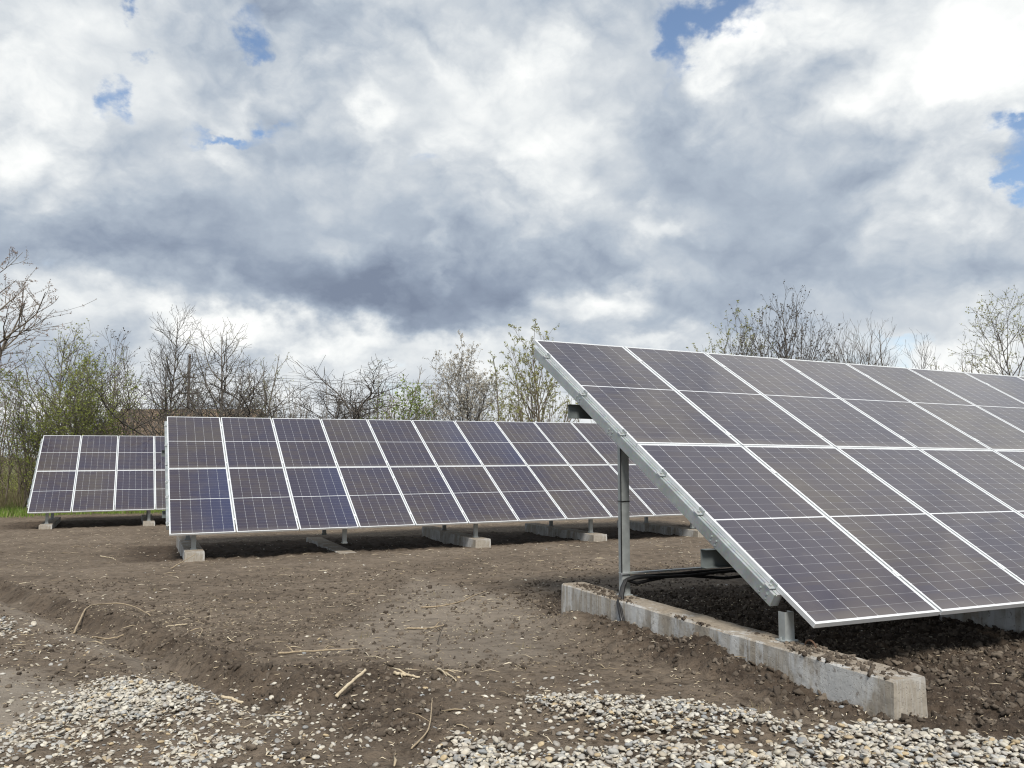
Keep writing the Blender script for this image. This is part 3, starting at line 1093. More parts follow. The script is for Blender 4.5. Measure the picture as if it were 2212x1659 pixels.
def build_clods():
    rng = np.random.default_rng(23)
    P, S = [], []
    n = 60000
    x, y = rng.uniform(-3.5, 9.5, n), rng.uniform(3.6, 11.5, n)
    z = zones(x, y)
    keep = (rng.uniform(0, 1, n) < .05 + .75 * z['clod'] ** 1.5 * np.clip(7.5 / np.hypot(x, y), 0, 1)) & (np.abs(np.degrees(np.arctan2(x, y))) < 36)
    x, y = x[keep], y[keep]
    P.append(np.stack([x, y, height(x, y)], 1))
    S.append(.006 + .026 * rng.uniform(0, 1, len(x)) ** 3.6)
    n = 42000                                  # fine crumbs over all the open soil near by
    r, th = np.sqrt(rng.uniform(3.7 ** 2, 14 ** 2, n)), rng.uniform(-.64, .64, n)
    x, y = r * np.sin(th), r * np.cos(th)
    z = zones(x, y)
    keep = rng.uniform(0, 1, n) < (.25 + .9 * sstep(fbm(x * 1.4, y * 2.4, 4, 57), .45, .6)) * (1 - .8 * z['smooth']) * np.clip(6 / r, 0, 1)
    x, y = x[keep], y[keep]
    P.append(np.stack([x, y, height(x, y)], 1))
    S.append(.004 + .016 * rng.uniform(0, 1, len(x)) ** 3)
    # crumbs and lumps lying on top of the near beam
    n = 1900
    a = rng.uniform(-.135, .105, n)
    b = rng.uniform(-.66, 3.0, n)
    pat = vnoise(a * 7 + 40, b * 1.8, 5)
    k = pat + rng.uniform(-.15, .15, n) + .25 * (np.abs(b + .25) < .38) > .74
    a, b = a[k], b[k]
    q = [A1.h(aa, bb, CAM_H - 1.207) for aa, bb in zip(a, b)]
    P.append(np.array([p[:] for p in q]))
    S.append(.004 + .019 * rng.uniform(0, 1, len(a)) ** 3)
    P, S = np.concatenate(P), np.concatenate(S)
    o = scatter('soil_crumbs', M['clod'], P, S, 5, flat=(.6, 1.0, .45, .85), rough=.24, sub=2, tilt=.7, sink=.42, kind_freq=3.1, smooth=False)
    tag(o, 'loose dark crumbs and lumps of earth around the near concrete beam', 'soil', kind='stuff')


def strips(rng, x, y, L, w, lift):
    """thin bent chips: each a 3 point, 4 sided bar"""
    n = len(x)
    yaw = rng.uniform(0, np.pi * 2, n)
    bend = rng.normal(0, .35, n)
    h = height(x, y)
    pts = np.zeros((n, 3, 3))
    for i, t in enumerate((-.5, 0, .5)):
        a = yaw + bend * t
        pts[:, i, 0] = x + np.cos(a) * L * t
        pts[:, i, 1] = y + np.sin(a) * L * t
        pts[:, i, 2] = h + lift * rng.uniform(.2, 1.6, n)
    pts[:, 1, 2] += L * .05
    side = np.stack([-np.sin(yaw), np.cos(yaw), np.zeros(n)], 1)
    V = np.zeros((n, 3, 4, 3))
    for i, tp in enumerate((.55, 1, .5)):
        V[:, i, 0] = pts[:, i] + side * (w * tp)[:, None]
        V[:, i, 2] = pts[:, i] - side * (w * tp)[:, None]
        V[:, i, 1] = pts[:, i] + np.array([0, 0, 1.]) * (w * tp * .7)[:, None]
        V[:, i, 3] = pts[:, i] - np.array([0, 0, 1.]) * (w * tp * .7)[:, None]
    fs = []
    for i in (0, 1):
        for j in range(4):
            fs.append([i * 4 + j, i * 4 + (j + 1) % 4, i * 4 + 4 + (j + 1) % 4, i * 4 + 4 + j])
    fs += [[3, 2, 1, 0], [8, 9, 10, 11]]
    F = np.array(fs)[None] + (np.arange(n) * 12)[:, None, None]
    return V.reshape(-1, 3), F.reshape(-1, 4)


def build_litter():
    rng = np.random.default_rng(31)
    n = 13500
    r = np.sqrt(rng.uniform(3.7 ** 2, 27 ** 2, n))
    th = rng.uniform(-.62, .62, n)
    keep = rng.uniform(0, 1, n) < np.clip(9 / r, .25, 1) ** .6 * .62
    r, th = r[keep], th[keep]
    x, y = r * np.sin(th), r * np.cos(th)
    z = zones(x, y)
    keep = rng.uniform(0, 1, len(x)) < (1 - .55 * z['clod']) * (1 - .5 * z['smooth'])
    x, y, r = x[keep], y[keep], r[keep]
    u = rng.uniform(0, 1, len(x))
    L = .012 + .045 * u + .14 * u ** 9
    w = .0022 + .0048 * rng.uniform(0, 1, len(x)) ** 2 + L * .008
    n2 = 5000                                 # the litter of chaff close to the camera
    x2, y2 = rng.uniform(-5, 3.5, n2), rng.uniform(3.8, 9.5, n2)
    L2 = .008 + .03 * rng.uniform(0, 1, n2)
    V, F = strips(rng, np.concatenate([x, x2]), np.concatenate([y, y2]), np.concatenate([L, L2]), np.concatenate([w, .0012 + L2 * .07]), .006)
    o = np_mesh('straw_litter', V, F, M['litter'], smooth=False)
    tag(o, 'dry straw and wood chips strewn over the bare soil', 'litter', kind='stuff')


build_gravel()
build_clods()
build_litter()


# ------------------------------------------------------------------ the larger sticks, each a thing
def stick(path, rad, label, mat='stick', lift=.012, tip=.5, flat=1.0, arch=0.0, forks=(), name='stick', rise=None):
    pts = []
    n = 18
    cum = [0]
    for p, q in zip(path[:-1], path[1:]):
        cum.append(cum[-1] + math.dist(p, q))
    rnd = random.Random(len(label) * 31)
    g0, g1 = ground_at(*path[0]), ground_at(*path[-1])
    for i in range(n + 1):
        s = cum[-1] * i / n
        j = max(q for q in range(len(cum) - 1) if cum[q] <= s + 1e-9)
        f = (s - cum[j]) / (cum[j + 1] - cum[j])
        # smooth corners with a Catmull-Rom spline
        P = [path[max(j - 1, 0)], path[j], path[j + 1], path[min(j + 2, len(path) - 1)]]
        x, y = [.5 * (2 * P[1][k] + (P[2][k] - P[0][k]) * f + (2 * P[0][k] - 5 * P[1][k] + 4 * P[2][k] - P[3][k]) * f * f
                      + (3 * P[1][k] - P[0][k] - 3 * P[2][k] + P[3][k]) * f ** 3) for k in (0, 1)]
        t = i / n
        z = ground_at(x, y) * .6 + (g0 + (g1 - g0) * t) * .4 + lift + arch * 4 * t * (1 - t) + rnd.uniform(-.002, .002)
        if rise is not None:
            z = g0 + lift + rise * t
        pts.append(Vector((x + rnd.uniform(-1, 1) * rad * .3, y + rnd.uniform(-1, 1) * rad * .3, z)))
    m = MB()
    rr = [rad * (1 - (1 - tip) * i / n) * rnd.uniform(.86, 1.12) for i in range(n + 1)]
    m.tube(pts, rr, 7)
    for (at, L, dx, dy, dz) in forks:
        p = pts[int(at * n)]
        m.tube([p, p + Vector((dx, dy, dz)) * L * .5 + Vector((0, 0, .01)), p + Vector((dx, dy, dz)) * L], [rad * .55, rad * .45, rad * .2], 6)
    if flat != 1.0:
        c = sum(pts, Vector()) / len(pts)
        for v in m.v:
            v.z = c.z + (v.z - c.z) * flat
    o = m.build(name, M[mat], smooth=True)
    tag(o, label, 'stick', 'sticks lying on the soil')


stick([(-4.14, 7.95), (-4.4, 8.66), (-4.39, 9.19), (-4.04, 8.97), (-3.68, 8.55)], 0.0099, 'long pale stick bent in a wide bow beside the wheel rut', arch=.05)
stick([(-1.79, 6.45), (-1.53, 6.55), (-1.2, 6.62)], 0.0087, 'straight thin branch with a side twig, lying level on open soil', forks=[(.25, .2, -.6, .8, .12), (.6, .12, .6, .5, .15)], tip=.4)
stick([(-0.94, 7.55), (-0.77, 7.56), (-0.62, 7.72)], 0.0093, 'short forked branch at the edge of the smooth soil', forks=[(.45, .16, .75, -.6, .05), (.7, .15, .3, .8, .2)])
stick([(-1.05, 5.05), (-0.99, 5.22), (-0.93, 5.36)], 0.0115, 'thick pale splinter of split wood standing tilted out of the soil', 'pale_wood', tip=.8, rise=.08, flat=1.0, name='wood_splinter')
stick([(-0.79, 5.66), (-0.72, 5.63), (-0.61, 5.58)], 0.0124, 'stubby pale piece of wood crossed by another chip', 'pale_wood', forks=[(.3, .16, .2, -.9, .1), (.5, .14, -.8, .5, .2)], name='wood_splinter')
stick([(-0.51, 5.8), (-0.43, 5.65), (-0.36, 5.46)], 0.0099, 'frayed bundle of wood fibres lying end on to the gravel bar', 'pale_wood', forks=[(.2, .22, .5, -.8, .12), (.1, .25, .3, -.9, .05), (.3, .2, .65, -.7, .18)], name='wood_splinter')
stick([(-1.77, 5.16), (-1.71, 5.15), (-1.62, 5.10)], 0.0099, 'thick smooth pale stick resting on the gravel heap', 'pale_wood', lift=.03, tip=.9)
stick([(-0.49, 4.14), (-0.43, 4.36), (-0.45, 4.78)], 0.0050, 'slender crooked twig rising from the front gravel', forks=[(.5, .14, -.9, .2, .3)], rise=.06)
stick([(-3.64, 7.3), (-3.6, 7.4), (-3.45, 7.48)], 0.0087, 'short stout stick in the gravelly soil near the rut', tip=.7)
stick([(-3.17, 7.68), (-3.14, 7.78), (-3.05, 7.9)], 0.0087, 'short pale stick on the far lip of the rut', 'pale_wood', tip=.8)
stick([(-2.85, 7.34), (-2.78, 7.45), (-2.68, 7.28), (-2.6, 6.99)], 0.0068, 'crooked stick bent like an elbow by the rut', arch=.03)
stick([(-0.94, 8.68), (-0.62, 8.91), (-0.31, 10.03)], 0.0081, 'long crooked branch pointing towards the near array\'s rear post', forks=[(.3, .2, .6, .2, .1)])
stick([(-0.6, 6.81), (-0.58, 6.9), (-0.55, 6.95)], 0.0043, 'dark upright twig stuck in the open soil', 'dark_wood', rise=.14, forks=[(.5, .07, -.8, .1, .6), (.75, .05, .7, .1, .6)], name='twig')
stick([(-5.55, 13.65), (-5.5, 13.9), (-5.42, 14.3)], 0.0093, 'thin stick leaning beside the middle array\'s first concrete beam', rise=.16)
stick([(-7.94, 16.1), (-7.6, 15.8), (-7.28, 15.35)], 0.0112, 'pale stick lying on soil between the middle and farthest arrays', 'pale_wood')


# ------------------------------------------------------------------ branches as batched tapered tubes
class Branches:
    def __init__(self):
        self.groups = {}

    def add(self, pts, rad, sides):
        self.groups.setdefault((len(pts), sides), []).append((pts, rad))

    def mesh(self):
        VV, FF, off = [], [], 0
        for (n, s), lst in self.groups.items():
            P = np.array([a for a, _ in lst], float)
            Rd = np.array([b for _, b in lst], float)
            T = np.empty_like(P)
            T[:, 1:-1] = P[:, 2:] - P[:, :-2]
            T[:, 0] = P[:, 1] - P[:, 0]
            T[:, -1] = P[:, -1] - P[:, -2]
            T /= np.linalg.norm(T, axis=2, keepdims=True) + 1e-9
            ref = np.array([.31, .17, .05]) * np.ones_like(T)
            ref[np.abs(T @ np.array([.86, .47, .14])) > .9] = (0, .2, 1)
            A = np.cross(T, ref)
            A /= np.linalg.norm(A, axis=2, keepdims=True) + 1e-9
            B = np.cross(T, A)
            q = 2 * np.pi * np.arange(s) / s
            V = P[:, :, None] + Rd[:, :, None, None] * (A[:, :, None] * np.cos(q)[None, None, :, None] + B[:, :, None] * np.sin(q)[None, None, :, None])
            m = len(lst)
            i = np.arange(n - 1)[:, None] * s
            j = np.arange(s)[None]
            f = np.stack([i + j, i + (j + 1) % s, i + s + (j + 1) % s, i + s + j], -1).reshape(-1, 4)
            F = f[None] + (np.arange(m) * n * s)[:, None, None] + off
            VV.append(V.reshape(-1, 3))
            FF.append(F.reshape(-1, 4))
            off += m * n * s
        return np.concatenate(VV), np.concatenate(FF)


def leaves_mesh(rng, P, size, droop=.0):
    n = len(P)
    P = np.array(P, float)
    a = rng.normal(0, 1, (n, 3))
    a /= np.linalg.norm(a, axis=1, keepdims=True)
    b = np.cross(a, rng.normal(0, 1, (n, 3)))
    b /= np.linalg.norm(b, axis=1, keepdims=True) + 1e-9
    s = size * rng.uniform(.5, 1.25, n)[:, None]
    V = np.stack([P, P + a * s * .5 + b * s * .30, P + a * s, P + a * s * .5 - b * s * .30], 1)
    F = np.arange(n * 4).reshape(n, 4)
    return V.reshape(-1, 3), F


class Grow:
    """branching of one tree; lengths in metres, base at the origin"""
    def __init__(self, seed, minr=.005):
        self.r = random.Random(seed)
        self.trunk, self.crown, self.tips = Branches(), Branches(), []
        self.minr = minr

    def branch(self, p, d, L, rad, lv, spec):
        r = self.r
        sp = spec[lv]
        n = sp['n']
        P, Rr = [tuple(p)], [rad]
        d = Vector(d)
        p = Vector(p)
        dirs = [d.copy()]
        tip = max(self.minr, rad * sp.get('tip', .25))
        for i in range(n):
            w = sp['wob']
            d = d + Vector((r.gauss(0, w), r.gauss(0, w), r.gauss(0, w) + sp['up']))
            d.normalize()
            p = p + d * (L / n)
            P.append(tuple(p))
            dirs.append(d.copy())
            Rr.append(rad + (tip - rad) * ((i + 1) / n) ** .8)
        side = (6, 5, 3, 3, 3)[lv]
        (self.trunk if sp.get('trunk') else self.crown).add(P, Rr, side)
        if lv + 1 >= len(spec):
            for i in range(1, n + 1):
                self.tips.append(P[i])
            return
        kid = spec[lv + 1]
        K = int(sp['kids'] * r.uniform(.8, 1.2) * min(1.4, max(.4, L / sp.get('ref', L))) + .5)
        ga = r.uniform(0, 6.28)
        f0, f1 = sp['at']
        for i in range(K):
            f = f0 + (f1 - f0) * ((i + r.uniform(.1, .9)) / K)
            x = f * n
            j = min(int(x), n - 1)
            q = x - j
            bp = Vector(P[j]).lerp(Vector(P[j + 1]), q)
            bd = dirs[j + 1]
            ga += 2.4 + r.uniform(-.5, .5)
            o = bd.orthogonal().normalized()
            o = Matrix.Rotation(ga, 3, bd) @ o
            an = R(r.uniform(*kid['ang']))
            cd = bd * math.cos(an) + o * math.sin(an)
            ln = kid['len'](f, L, r)
            cr = max(self.minr, min(Rr[j] * .8, kid['rad'] * ln ** .9 if 'rad' in kid else Rr[j] * .55))
            self.branch(bp, cd, ln, cr, lv + 1, spec)


def spec_for(style, H):
    if style == 'upright':
        return [dict(n=14, wob=.035, up=.06, kids=36, at=(.22, .98), tip=.1, trunk=True),
                dict(n=7, wob=.07, up=.085, kids=8, at=(.2, .98), ref=H * .25, ang=(42, 62), len=lambda f, L, r: H * (.10 + .34 * max(0, 1 - f) ** .8 * min(1, f * 2.6)) * r.uniform(.75, 1.15), rad=.020),
                dict(n=4, wob=.10, up=.06, kids=4, at=(.25, .95), ref=H * .10, ang=(30, 55), len=lambda f, L, r: L * (.22 + .30 * (1 - f)) * r.uniform(.7, 1.3), rad=.017),
                dict(n=3, wob=.12, up=.05, ang=(25, 55), len=lambda f, L, r: L * r.uniform(.35, .7), rad=.015)]
    if style == 'spread':
        return [dict(n=12, wob=.05, up=.05, kids=20, at=(.26, .98), tip=.12, trunk=True),
                dict(n=8, wob=.09, up=.075, kids=7, at=(.25, .98), ref=H * .35, ang=(32, 52), len=lambda f, L, r: H * (.12 + .46 * max(0, 1 - f) ** .7) * r.uniform(.7, 1.2), rad=.021),
                dict(n=5, wob=.12, up=.05, kids=4, at=(.2, .95), ref=H * .14, ang=(30, 55), len=lambda f, L, r: L * (.20 + .32 * (1 - f)) * r.uniform(.7, 1.3), rad=.017),
                dict(n=3, wob=.14, up=.03, ang=(25, 60), len=lambda f, L, r: L * r.uniform(.35, .75), rad=.014)]
    if style == 'fan':
        return [dict(n=12, wob=.045, up=.05, kids=15, at=(.20, .98), tip=.12, trunk=True),
                dict(n=8, wob=.06, up=.09, kids=6, at=(.3, .98), ref=H * .35, ang=(24, 44), len=lambda f, L, r: H * (.12 + .46 * max(0, 1 - f) ** .8) * r.uniform(.75, 1.15), rad=.021),
                dict(n=5, wob=.07, up=.08, kids=2, at=(.3, .98), ref=H * .12, ang=(22, 42), len=lambda f, L, r: L * (.22 + .30 * (1 - f)) * r.uniform(.7, 1.3), rad=.018),
                dict(n=3, wob=.08, up=.08, ang=(18, 40), len=lambda f, L, r: L * r.uniform(.4, .75), rad=.016)]
    if style == 'gnarl':
        return [dict(n=7, wob=.16, up=.03, kids=6, at=(.45, 1.0), tip=.55, trunk=True),
                dict(n=9, wob=.20, up=.045, kids=10, at=(.25, .98), ref=H * .6, ang=(35, 75), len=lambda f, L, r: H * r.uniform(.55, .85), rad=.045, tip=.25),
                dict(n=6, wob=.22, up=.05, kids=8, at=(.15, .98), ref=H * .25, ang=(35, 70), len=lambda f, L, r: L * (.26 + .22 * (1 - f)) * r.uniform(.7, 1.3), rad=.026),
                dict(n=4, wob=.22, up=.06, kids=3, at=(.2, .9), ref=H * .1, ang=(30, 70), len=lambda f, L, r: L * r.uniform(.3, .6), rad=.018),
                dict(n=2, wob=.2, up=.05, ang=(30, 70), len=lambda f, L, r: L * r.uniform(.35, .7), rad=.014)]
    if style == 'sapling':
        return [dict(n=12, wob=.05, up=.05, kids=18, at=(.25, .98), tip=.12, trunk=True),
                dict(n=5, wob=.08, up=.11, kids=5, at=(.3, .98), ref=H * .16, ang=(25, 48), len=lambda f, L, r: H * (.07 + .22 * (1 - f)) * r.uniform(.6, 1.25), rad=.018),
                dict(n=3, wob=.10, up=.06, ang=(25, 50), len=lambda f, L, r: L * r.uniform(.25, .55), rad=.015)]
    if style == 'shrub':
        return [dict(n=8, wob=.08, up=.04, kids=12, at=(.12, .98), tip=.15, trunk=True),
                dict(n=6, wob=.10, up=.09, kids=7, at=(.15, .98), ref=H * .3, ang=(22, 48), len=lambda f, L, r: H * (.12 + .26 * (1 - f)) * r.uniform(.7, 1.2), rad=.018),
                dict(n=4, wob=.12, up=.07, kids=3, at=(.2, .95), ref=H * .12, ang=(25, 50), len=lambda f, L, r: L * r.uniform(.3, .6), rad=.014),
                dict(n=3, wob=.12, up=.05, ang=(25, 50), len=lambda f, L, r: L * r.uniform(.4, .7), rad=.012)]


def make_tree(name, cat, label, px, dist, top, style, seed, bark='bark', leaf=None, leafn=0, leafsize=.07, stems=1, lean=(0, 0), spread=.25, rad=None, group='trees at the edge of the field', maxf=1.0, leafzone=None, minr=.006, wide=1.0):
    """px and top give heading and apparent height; the tree stands at its own distance and real size"""
    x, y = (px - 1106) / 1777.5 * dist, dist * .995
    gz = ground_at(x, y) - .05
    H = CAM_H + (988 - top) / 1777.5 * dist - gz
    g = Grow(seed, minr=minr)
    sp = spec_for(style, H)
    rad = rad or .012 * H + .02
    for i in range(stems):
        if style == 'gnarl':
            L0 = H * .36
        else:
            L0 = H * (1.0 if i == 0 else g.r.uniform(.72, .95))
        a = g.r.uniform(0, 6.28)
        k = 0 if stems == 1 else spread * g.r.uniform(.5, 1.2)
        d = Vector((lean[0] + k * math.cos(a), lean[1] + k * math.sin(a), 1)).normalized()
        g.branch((0.12 * i * math.cos(a), .12 * i * math.sin(a), 0), d, L0, rad * (1 if i == 0 else .75), 0, sp)
    # bring the grown crown to the tree's true height
    V, F = g.crown.mesh()
    tv, tf = g.trunk.mesh()
    k = H / max(V[:, 2].max(), tv[:, 2].max())
    V, tv = V * np.array([k * wide, k * wide, k]), tv * np.array([k * wide, k * wide, k])
    root = empty(name, (x, y, gz))
    tag(root, label, cat, group)
    np_mesh('trunk', tv, tf, M[bark], root)
    cr = np_mesh('crown', V, F, M[bark], root)
    if leaf:
        rng = np.random.default_rng(seed)
        T = np.array(g.tips) * np.array([k * wide, k * wide, k])
        if leafzone:
            zz = T[:, 2] / H
            T = T[(zz > leafzone[0]) & (zz < leafzone[1])]
        T = T[rng.integers(0, len(T), leafn)] + rng.normal(0, .03, (leafn, 3))
        lv, lf = leaves_mesh(rng, T, leafsize)
        np_mesh('leaves', lv, lf, M[leaf], cr, smooth=False)
    return root


TREES = [
    # name, category, label, px, dist, top, style, seed, options
    ('budding_tree', 'tree', 'tall wide tree with pinkish buds at the left edge of the view', -62, 31, 520, 'spread', 1, dict(bark='bark_pale', leaf='leaf_pink', leafn=9000, leafsize=.055, wide=1.25)),
    ('leafing_tree', 'tree', 'thin tree with small pale leaves high above the green bushy shrub', 128, 41, 682, 'spread', 2, dict(leaf='leaf_olive', leafn=2000, leafsize=.09, leafzone=(.45, 1))),
    ('green_shrub', 'shrub', 'dense yellow-green bushy shrub behind the farthest array', 143, 34, 722, 'shrub', 3, dict(leaf='leaf_green', leafn=24000, leafsize=.072, stems=10, spread=.20, rad=.045)),
    ('bare_sapling', 'tree', 'slim bare sapling just right of the green bushy shrub', 232, 38, 742, 'sapling', 4, dict(rad=.05, bark='bark_pale')),
    ('bare_sapling', 'tree', 'bare sapling forking low between the shrub and the tall conical tree', 272, 40, 705, 'fan', 5, dict(rad=.07, leaf='leaf_brown', leafn=600, leafsize=.09, leafzone=(.6, 1))),
    ('bare_sapling', 'tree', 'straight bare sapling nearest the tall conical tree on its left', 300, 39, 745, 'sapling', 6, dict(rad=.06)),
    ('bare_tree', 'tree', 'tallest bare conical tree with a straight central leader', 358, 40, 650, 'upright', 7, dict(bark='bark_dark', rad=.10)),
    ('gnarled_tree', 'tree', 'low dark tangled tree with mossy green tints under the conical tree', 385, 37, 790, 'gnarl', 8, dict(bark='bark_dark', leaf='leaf_green', leafn=2600, leafsize=.06, wide=1.5)),
    ('bare_tree', 'tree', 'bare spreading tree whose trunk rises behind the second panel column', 486, 37, 678, 'spread', 9, dict(bark='bark', rad=.13, leaf='leaf_olive', leafn=500, leafsize=.06)),
    ('bare_sapling', 'tree', 'bare sapling just right of the spreading tree', 556, 43, 752, 'sapling', 10, dict(leaf='leaf_olive', leafn=500, leafsize=.07)),
    ('bare_sapling', 'tree', 'short bare sapling left of the dark gnarled pair', 600, 46, 775, 'sapling', 11, dict(leaf='leaf_olive', leafn=500, leafsize=.07)),
    ('gnarled_tree', 'tree', 'dark gnarled fruit tree with crooked limbs, left of its twin', 672, 34, 752, 'gnarl', 12, dict(bark='bark_dark', rad=.17, wide=1.55, lean=(-.15, 0))),
    ('gnarled_tree', 'tree', 'dark gnarled fruit tree leaning right, beside its twin', 738, 35, 748, 'gnarl', 131, dict(bark='bark_dark', rad=.16, lean=(.1, 0), wide=1.5)),
    ('bare_sapling', 'tree', 'bare sapling right of the dark gnarled trees', 826, 46, 778, 'sapling', 14, dict(leaf='leaf_olive', leafn=500, leafsize=.07)),
    ('bare_sapling', 'tree', 'bare pale sapling left of the bright green young tree', 856, 47, 785, 'sapling', 15, dict(bark='bark_pale')),
    ('young_tree', 'tree', 'small young tree with bright fresh green leaves', 893, 42, 808, 'spread', 16, dict(leaf='leaf_bright', leafn=2300, leafsize=.13, rad=.05)),
    ('blossoming_tree', 'tree', 'rounded tree covered in whitish blossom on twin trunks', 1012, 43, 722, 'spread', 17, dict(bark='bark_dark', leaf='leaf_pale', leafn=9500, leafsize=.09, stems=2, spread=.06, rad=.09)),
    ('leafing_tree', 'tree', 'slender tree with a haze of buds right of the whitish tree', 1072, 46, 766, 'sapling', 18, dict(leaf='leaf_olive', leafn=2600, leafsize=.08, bark='bark_pale')),
    ('leafing_tree', 'tree', 'forked tree with olive young leaves by the near array\'s upper corner', 1172, 38, 692, 'fan', 19, dict(bark='bark_warm', leaf='leaf_olive', leafn=6500, leafsize=.085, stems=2, spread=.16, rad=.09)),
    ('bare_sapling', 'tree', 'bare sapling low beside the forked olive tree', 1128, 45, 800, 'sapling', 20, dict(bark='bark_pale')),
    ('young_tree', 'tree', 'short pale yellowish tree leftmost above the near array\'s top edge', 1535, 52, 708, 'shrub', 21, dict(leaf='leaf_olive', leafn=4200, leafsize=.10, stems=3, spread=.16)),
    ('leafing_tree', 'tree', 'loose yellowish leafing tree left of the big bare round crown', 1580, 50, 645, 'fan', 22, dict(bark='bark', leaf='leaf_olive', leafn=2600, leafsize=.10, rad=.09)),
    ('bare_tree', 'tree', 'slim dark bare tree on the left flank of the big round crown', 1630, 50, 640, 'fan', 23, dict(bark='bark_dark', leaf='leaf_brown', leafn=700, leafsize=.10, leafzone=(.5, 1), rad=.09)),
    ('bare_tree', 'tree', 'largest bare tree with a round fan crown above the near array', 1688, 49, 604, 'fan', 24, dict(bark='bark_dark', stems=3, spread=.24, wide=1.05, leaf='leaf_brown', leafn=1800, leafsize=.11, leafzone=(.6, 1), rad=.12)),
    ('bare_tree', 'tree', 'dark bare tree leaning right of the big round crown', 1755, 48, 660, 'fan', 25, dict(bark='bark_dark', stems=2, spread=.2, lean=(.28, 0), leaf='leaf_brown', leafn=900, leafsize=.12, leafzone=(.4, 1), rad=.09)),
    ('bare_tree', 'tree', 'bare multi-stemmed tree in the middle of the low right cluster', 1868, 50, 676, 'fan', 26, dict(bark='bark', stems=3, spread=.2, rad=.09)),
    ('bare_tree', 'tree', 'bare tree on the left of the low right cluster', 1838, 52, 700, 'fan', 27, dict(bark='bark_dark', stems=2, spread=.2, rad=.07)),
    ('bare_tree', 'tree', 'small bare tree standing apart right of the low cluster', 1955, 50, 706, 'fan', 28, dict(bark='bark_dark', lean=(.16, 0), rad=.08)),
    ('bare_sapling', 'tree', 'bare sapling between the low cluster and the tree standing apart', 1912, 53, 700, 'sapling', 29, dict()),
    ('young_tree', 'shrub', 'low olive-green bush peeping over the near array\'s top edge', 2020, 56, 762, 'shrub', 30, dict(leaf='leaf_olive', leafn=3500, leafsize=.10, stems=5, spread=.3)),
    ('bare_sapling', 'tree', 'thin wispy bare sapling beside the low olive bush', 2076, 56, 748, 'sapling', 32, dict(bark='bark_pale', stems=3, spread=.25)),
    ('bare_sapling', 'tree', 'wispy bare sapling left of the right-edge budding tree', 2128, 54, 765, 'sapling', 33, dict(bark='bark_pale', stems=2, spread=.25)),
    ('leafing_tree', 'tree', 'tall tree with dark leaf buds at the right edge of the view', 2212, 44, 628, 'spread', 34, dict(bark='bark', leaf='leaf_olive', leafn=3000, leafsize=.09, rad=.09)),
]
for (nm, cat, lab, px, di, top, sty, sd, opt) in TREES:
    make_tree(nm, cat, lab, px, di, top, sty, sd, **opt)


# ------------------------------------------------------------------ undergrowth and far wood
def thicket():
    rng = random.Random(77)
    nr = np.random.default_rng(78)
    br = Branches()
    low_tips, dry_tips = [], []
    def sap(x, y, H, seed, kids=1.0, minr=.006):
        g = Grow(seed, minr=minr)
        sp = spec_for('sapling', H)
        sp[0]['kids'] = int(13 * kids)
        sp[0]['at'] = (.12, .98)
        sp[1]['kids'] = 3
        g.branch((0, 0, 0), Vector((rng.gauss(0, .13), rng.gauss(0, .13), 1)).normalized(), H, .008 * H + .008, 0, sp)
        z = ground_at(x, y) - .05
        for src in (g.trunk, g.crown):
            for key, lst in src.groups.items():
                for P, r in lst:
                    br.add([(a + x, b + y, c + z) for a, b, c in P], r, 3)
        return [(a + x, b + y, c + z) for a, b, c in g.tips]
    n = 0
    # (px range, distance range, apparent top range, count)
    for (p0, p1, d0, d1, t0, t1, cnt) in [(-120, 110, 34, 42, 780, 890, 26), (60, 330, 42, 52, 800, 900, 30), (320, 640, 44, 54, 810, 910, 36), (560, 860, 46, 58, 800, 910, 40),
                                          (800, 960, 46, 60, 825, 910, 26), (940, 1160, 60, 85, 860, 905, 50), (1050, 1330, 44, 58, 815, 910, 34), (1480, 2260, 55, 70, 800, 850, 18)]:
        for i in range(cnt):
            px, d, tp = rng.uniform(p0, p1), rng.uniform(d0, d1), rng.uniform(t0, t1)
            x, y = (px - 1106) / 1777.5 * d, d
            H = CAM_H + (988 - tp) / 1777.5 * d - ground_at(x, y)
            tips = sap(x, y, H, 1000 + n, .9)
            n += 1
            if rng.random() < .55:
                low_tips += [t for t in tips if rng.random() < .8]
    # brambles and low bushes in front of them
    for i in range(230):
        px = rng.uniform(-160, 1420)
        d = rng.uniform(38 if px < 420 else 42, 50)
        x, y = (px - 1106) / 1777.5 * d, d
        H = rng.uniform(.9, 2.6) * (1.2 if px < 120 else 1)
        for q in range(3):
            tips = sap(x + rng.gauss(0, .4), y + rng.gauss(0, .4), H * rng.uniform(.6, 1), 5000 + 3 * i + q, .8)
            low_tips += [t for t in tips if rng.random() < .75]
            if px < 140:
                dry_tips += [t for t in tips if rng.random() < .5]
    V, F = br.mesh()
    o = np_mesh('undergrowth', V, F, M['bark_warm'])
    tag(o, 'tangle of thin bare saplings and brambles filling the wood edge', 'undergrowth', kind='stuff')
    T = np.array(low_tips)
    T = T[nr.integers(0, len(T), 130000)] + nr.normal(0, .10, (130000, 3))
    T = T[nr.uniform(0, 1, len(T)) < sstep(T[:, 2], 4.6, 1.0)]
    half = nr.uniform(0, 1, len(T)) < .70
    for sel, mt in ((half, 'leaf_olive'), (~half, 'leaf_green')):
        lv, lf = leaves_mesh(nr, T[sel], .075)
        o2 = np_mesh('foliage', lv, lf, M[mt], o, smooth=False)
        o2['kind'] = 'stuff'


thicket()


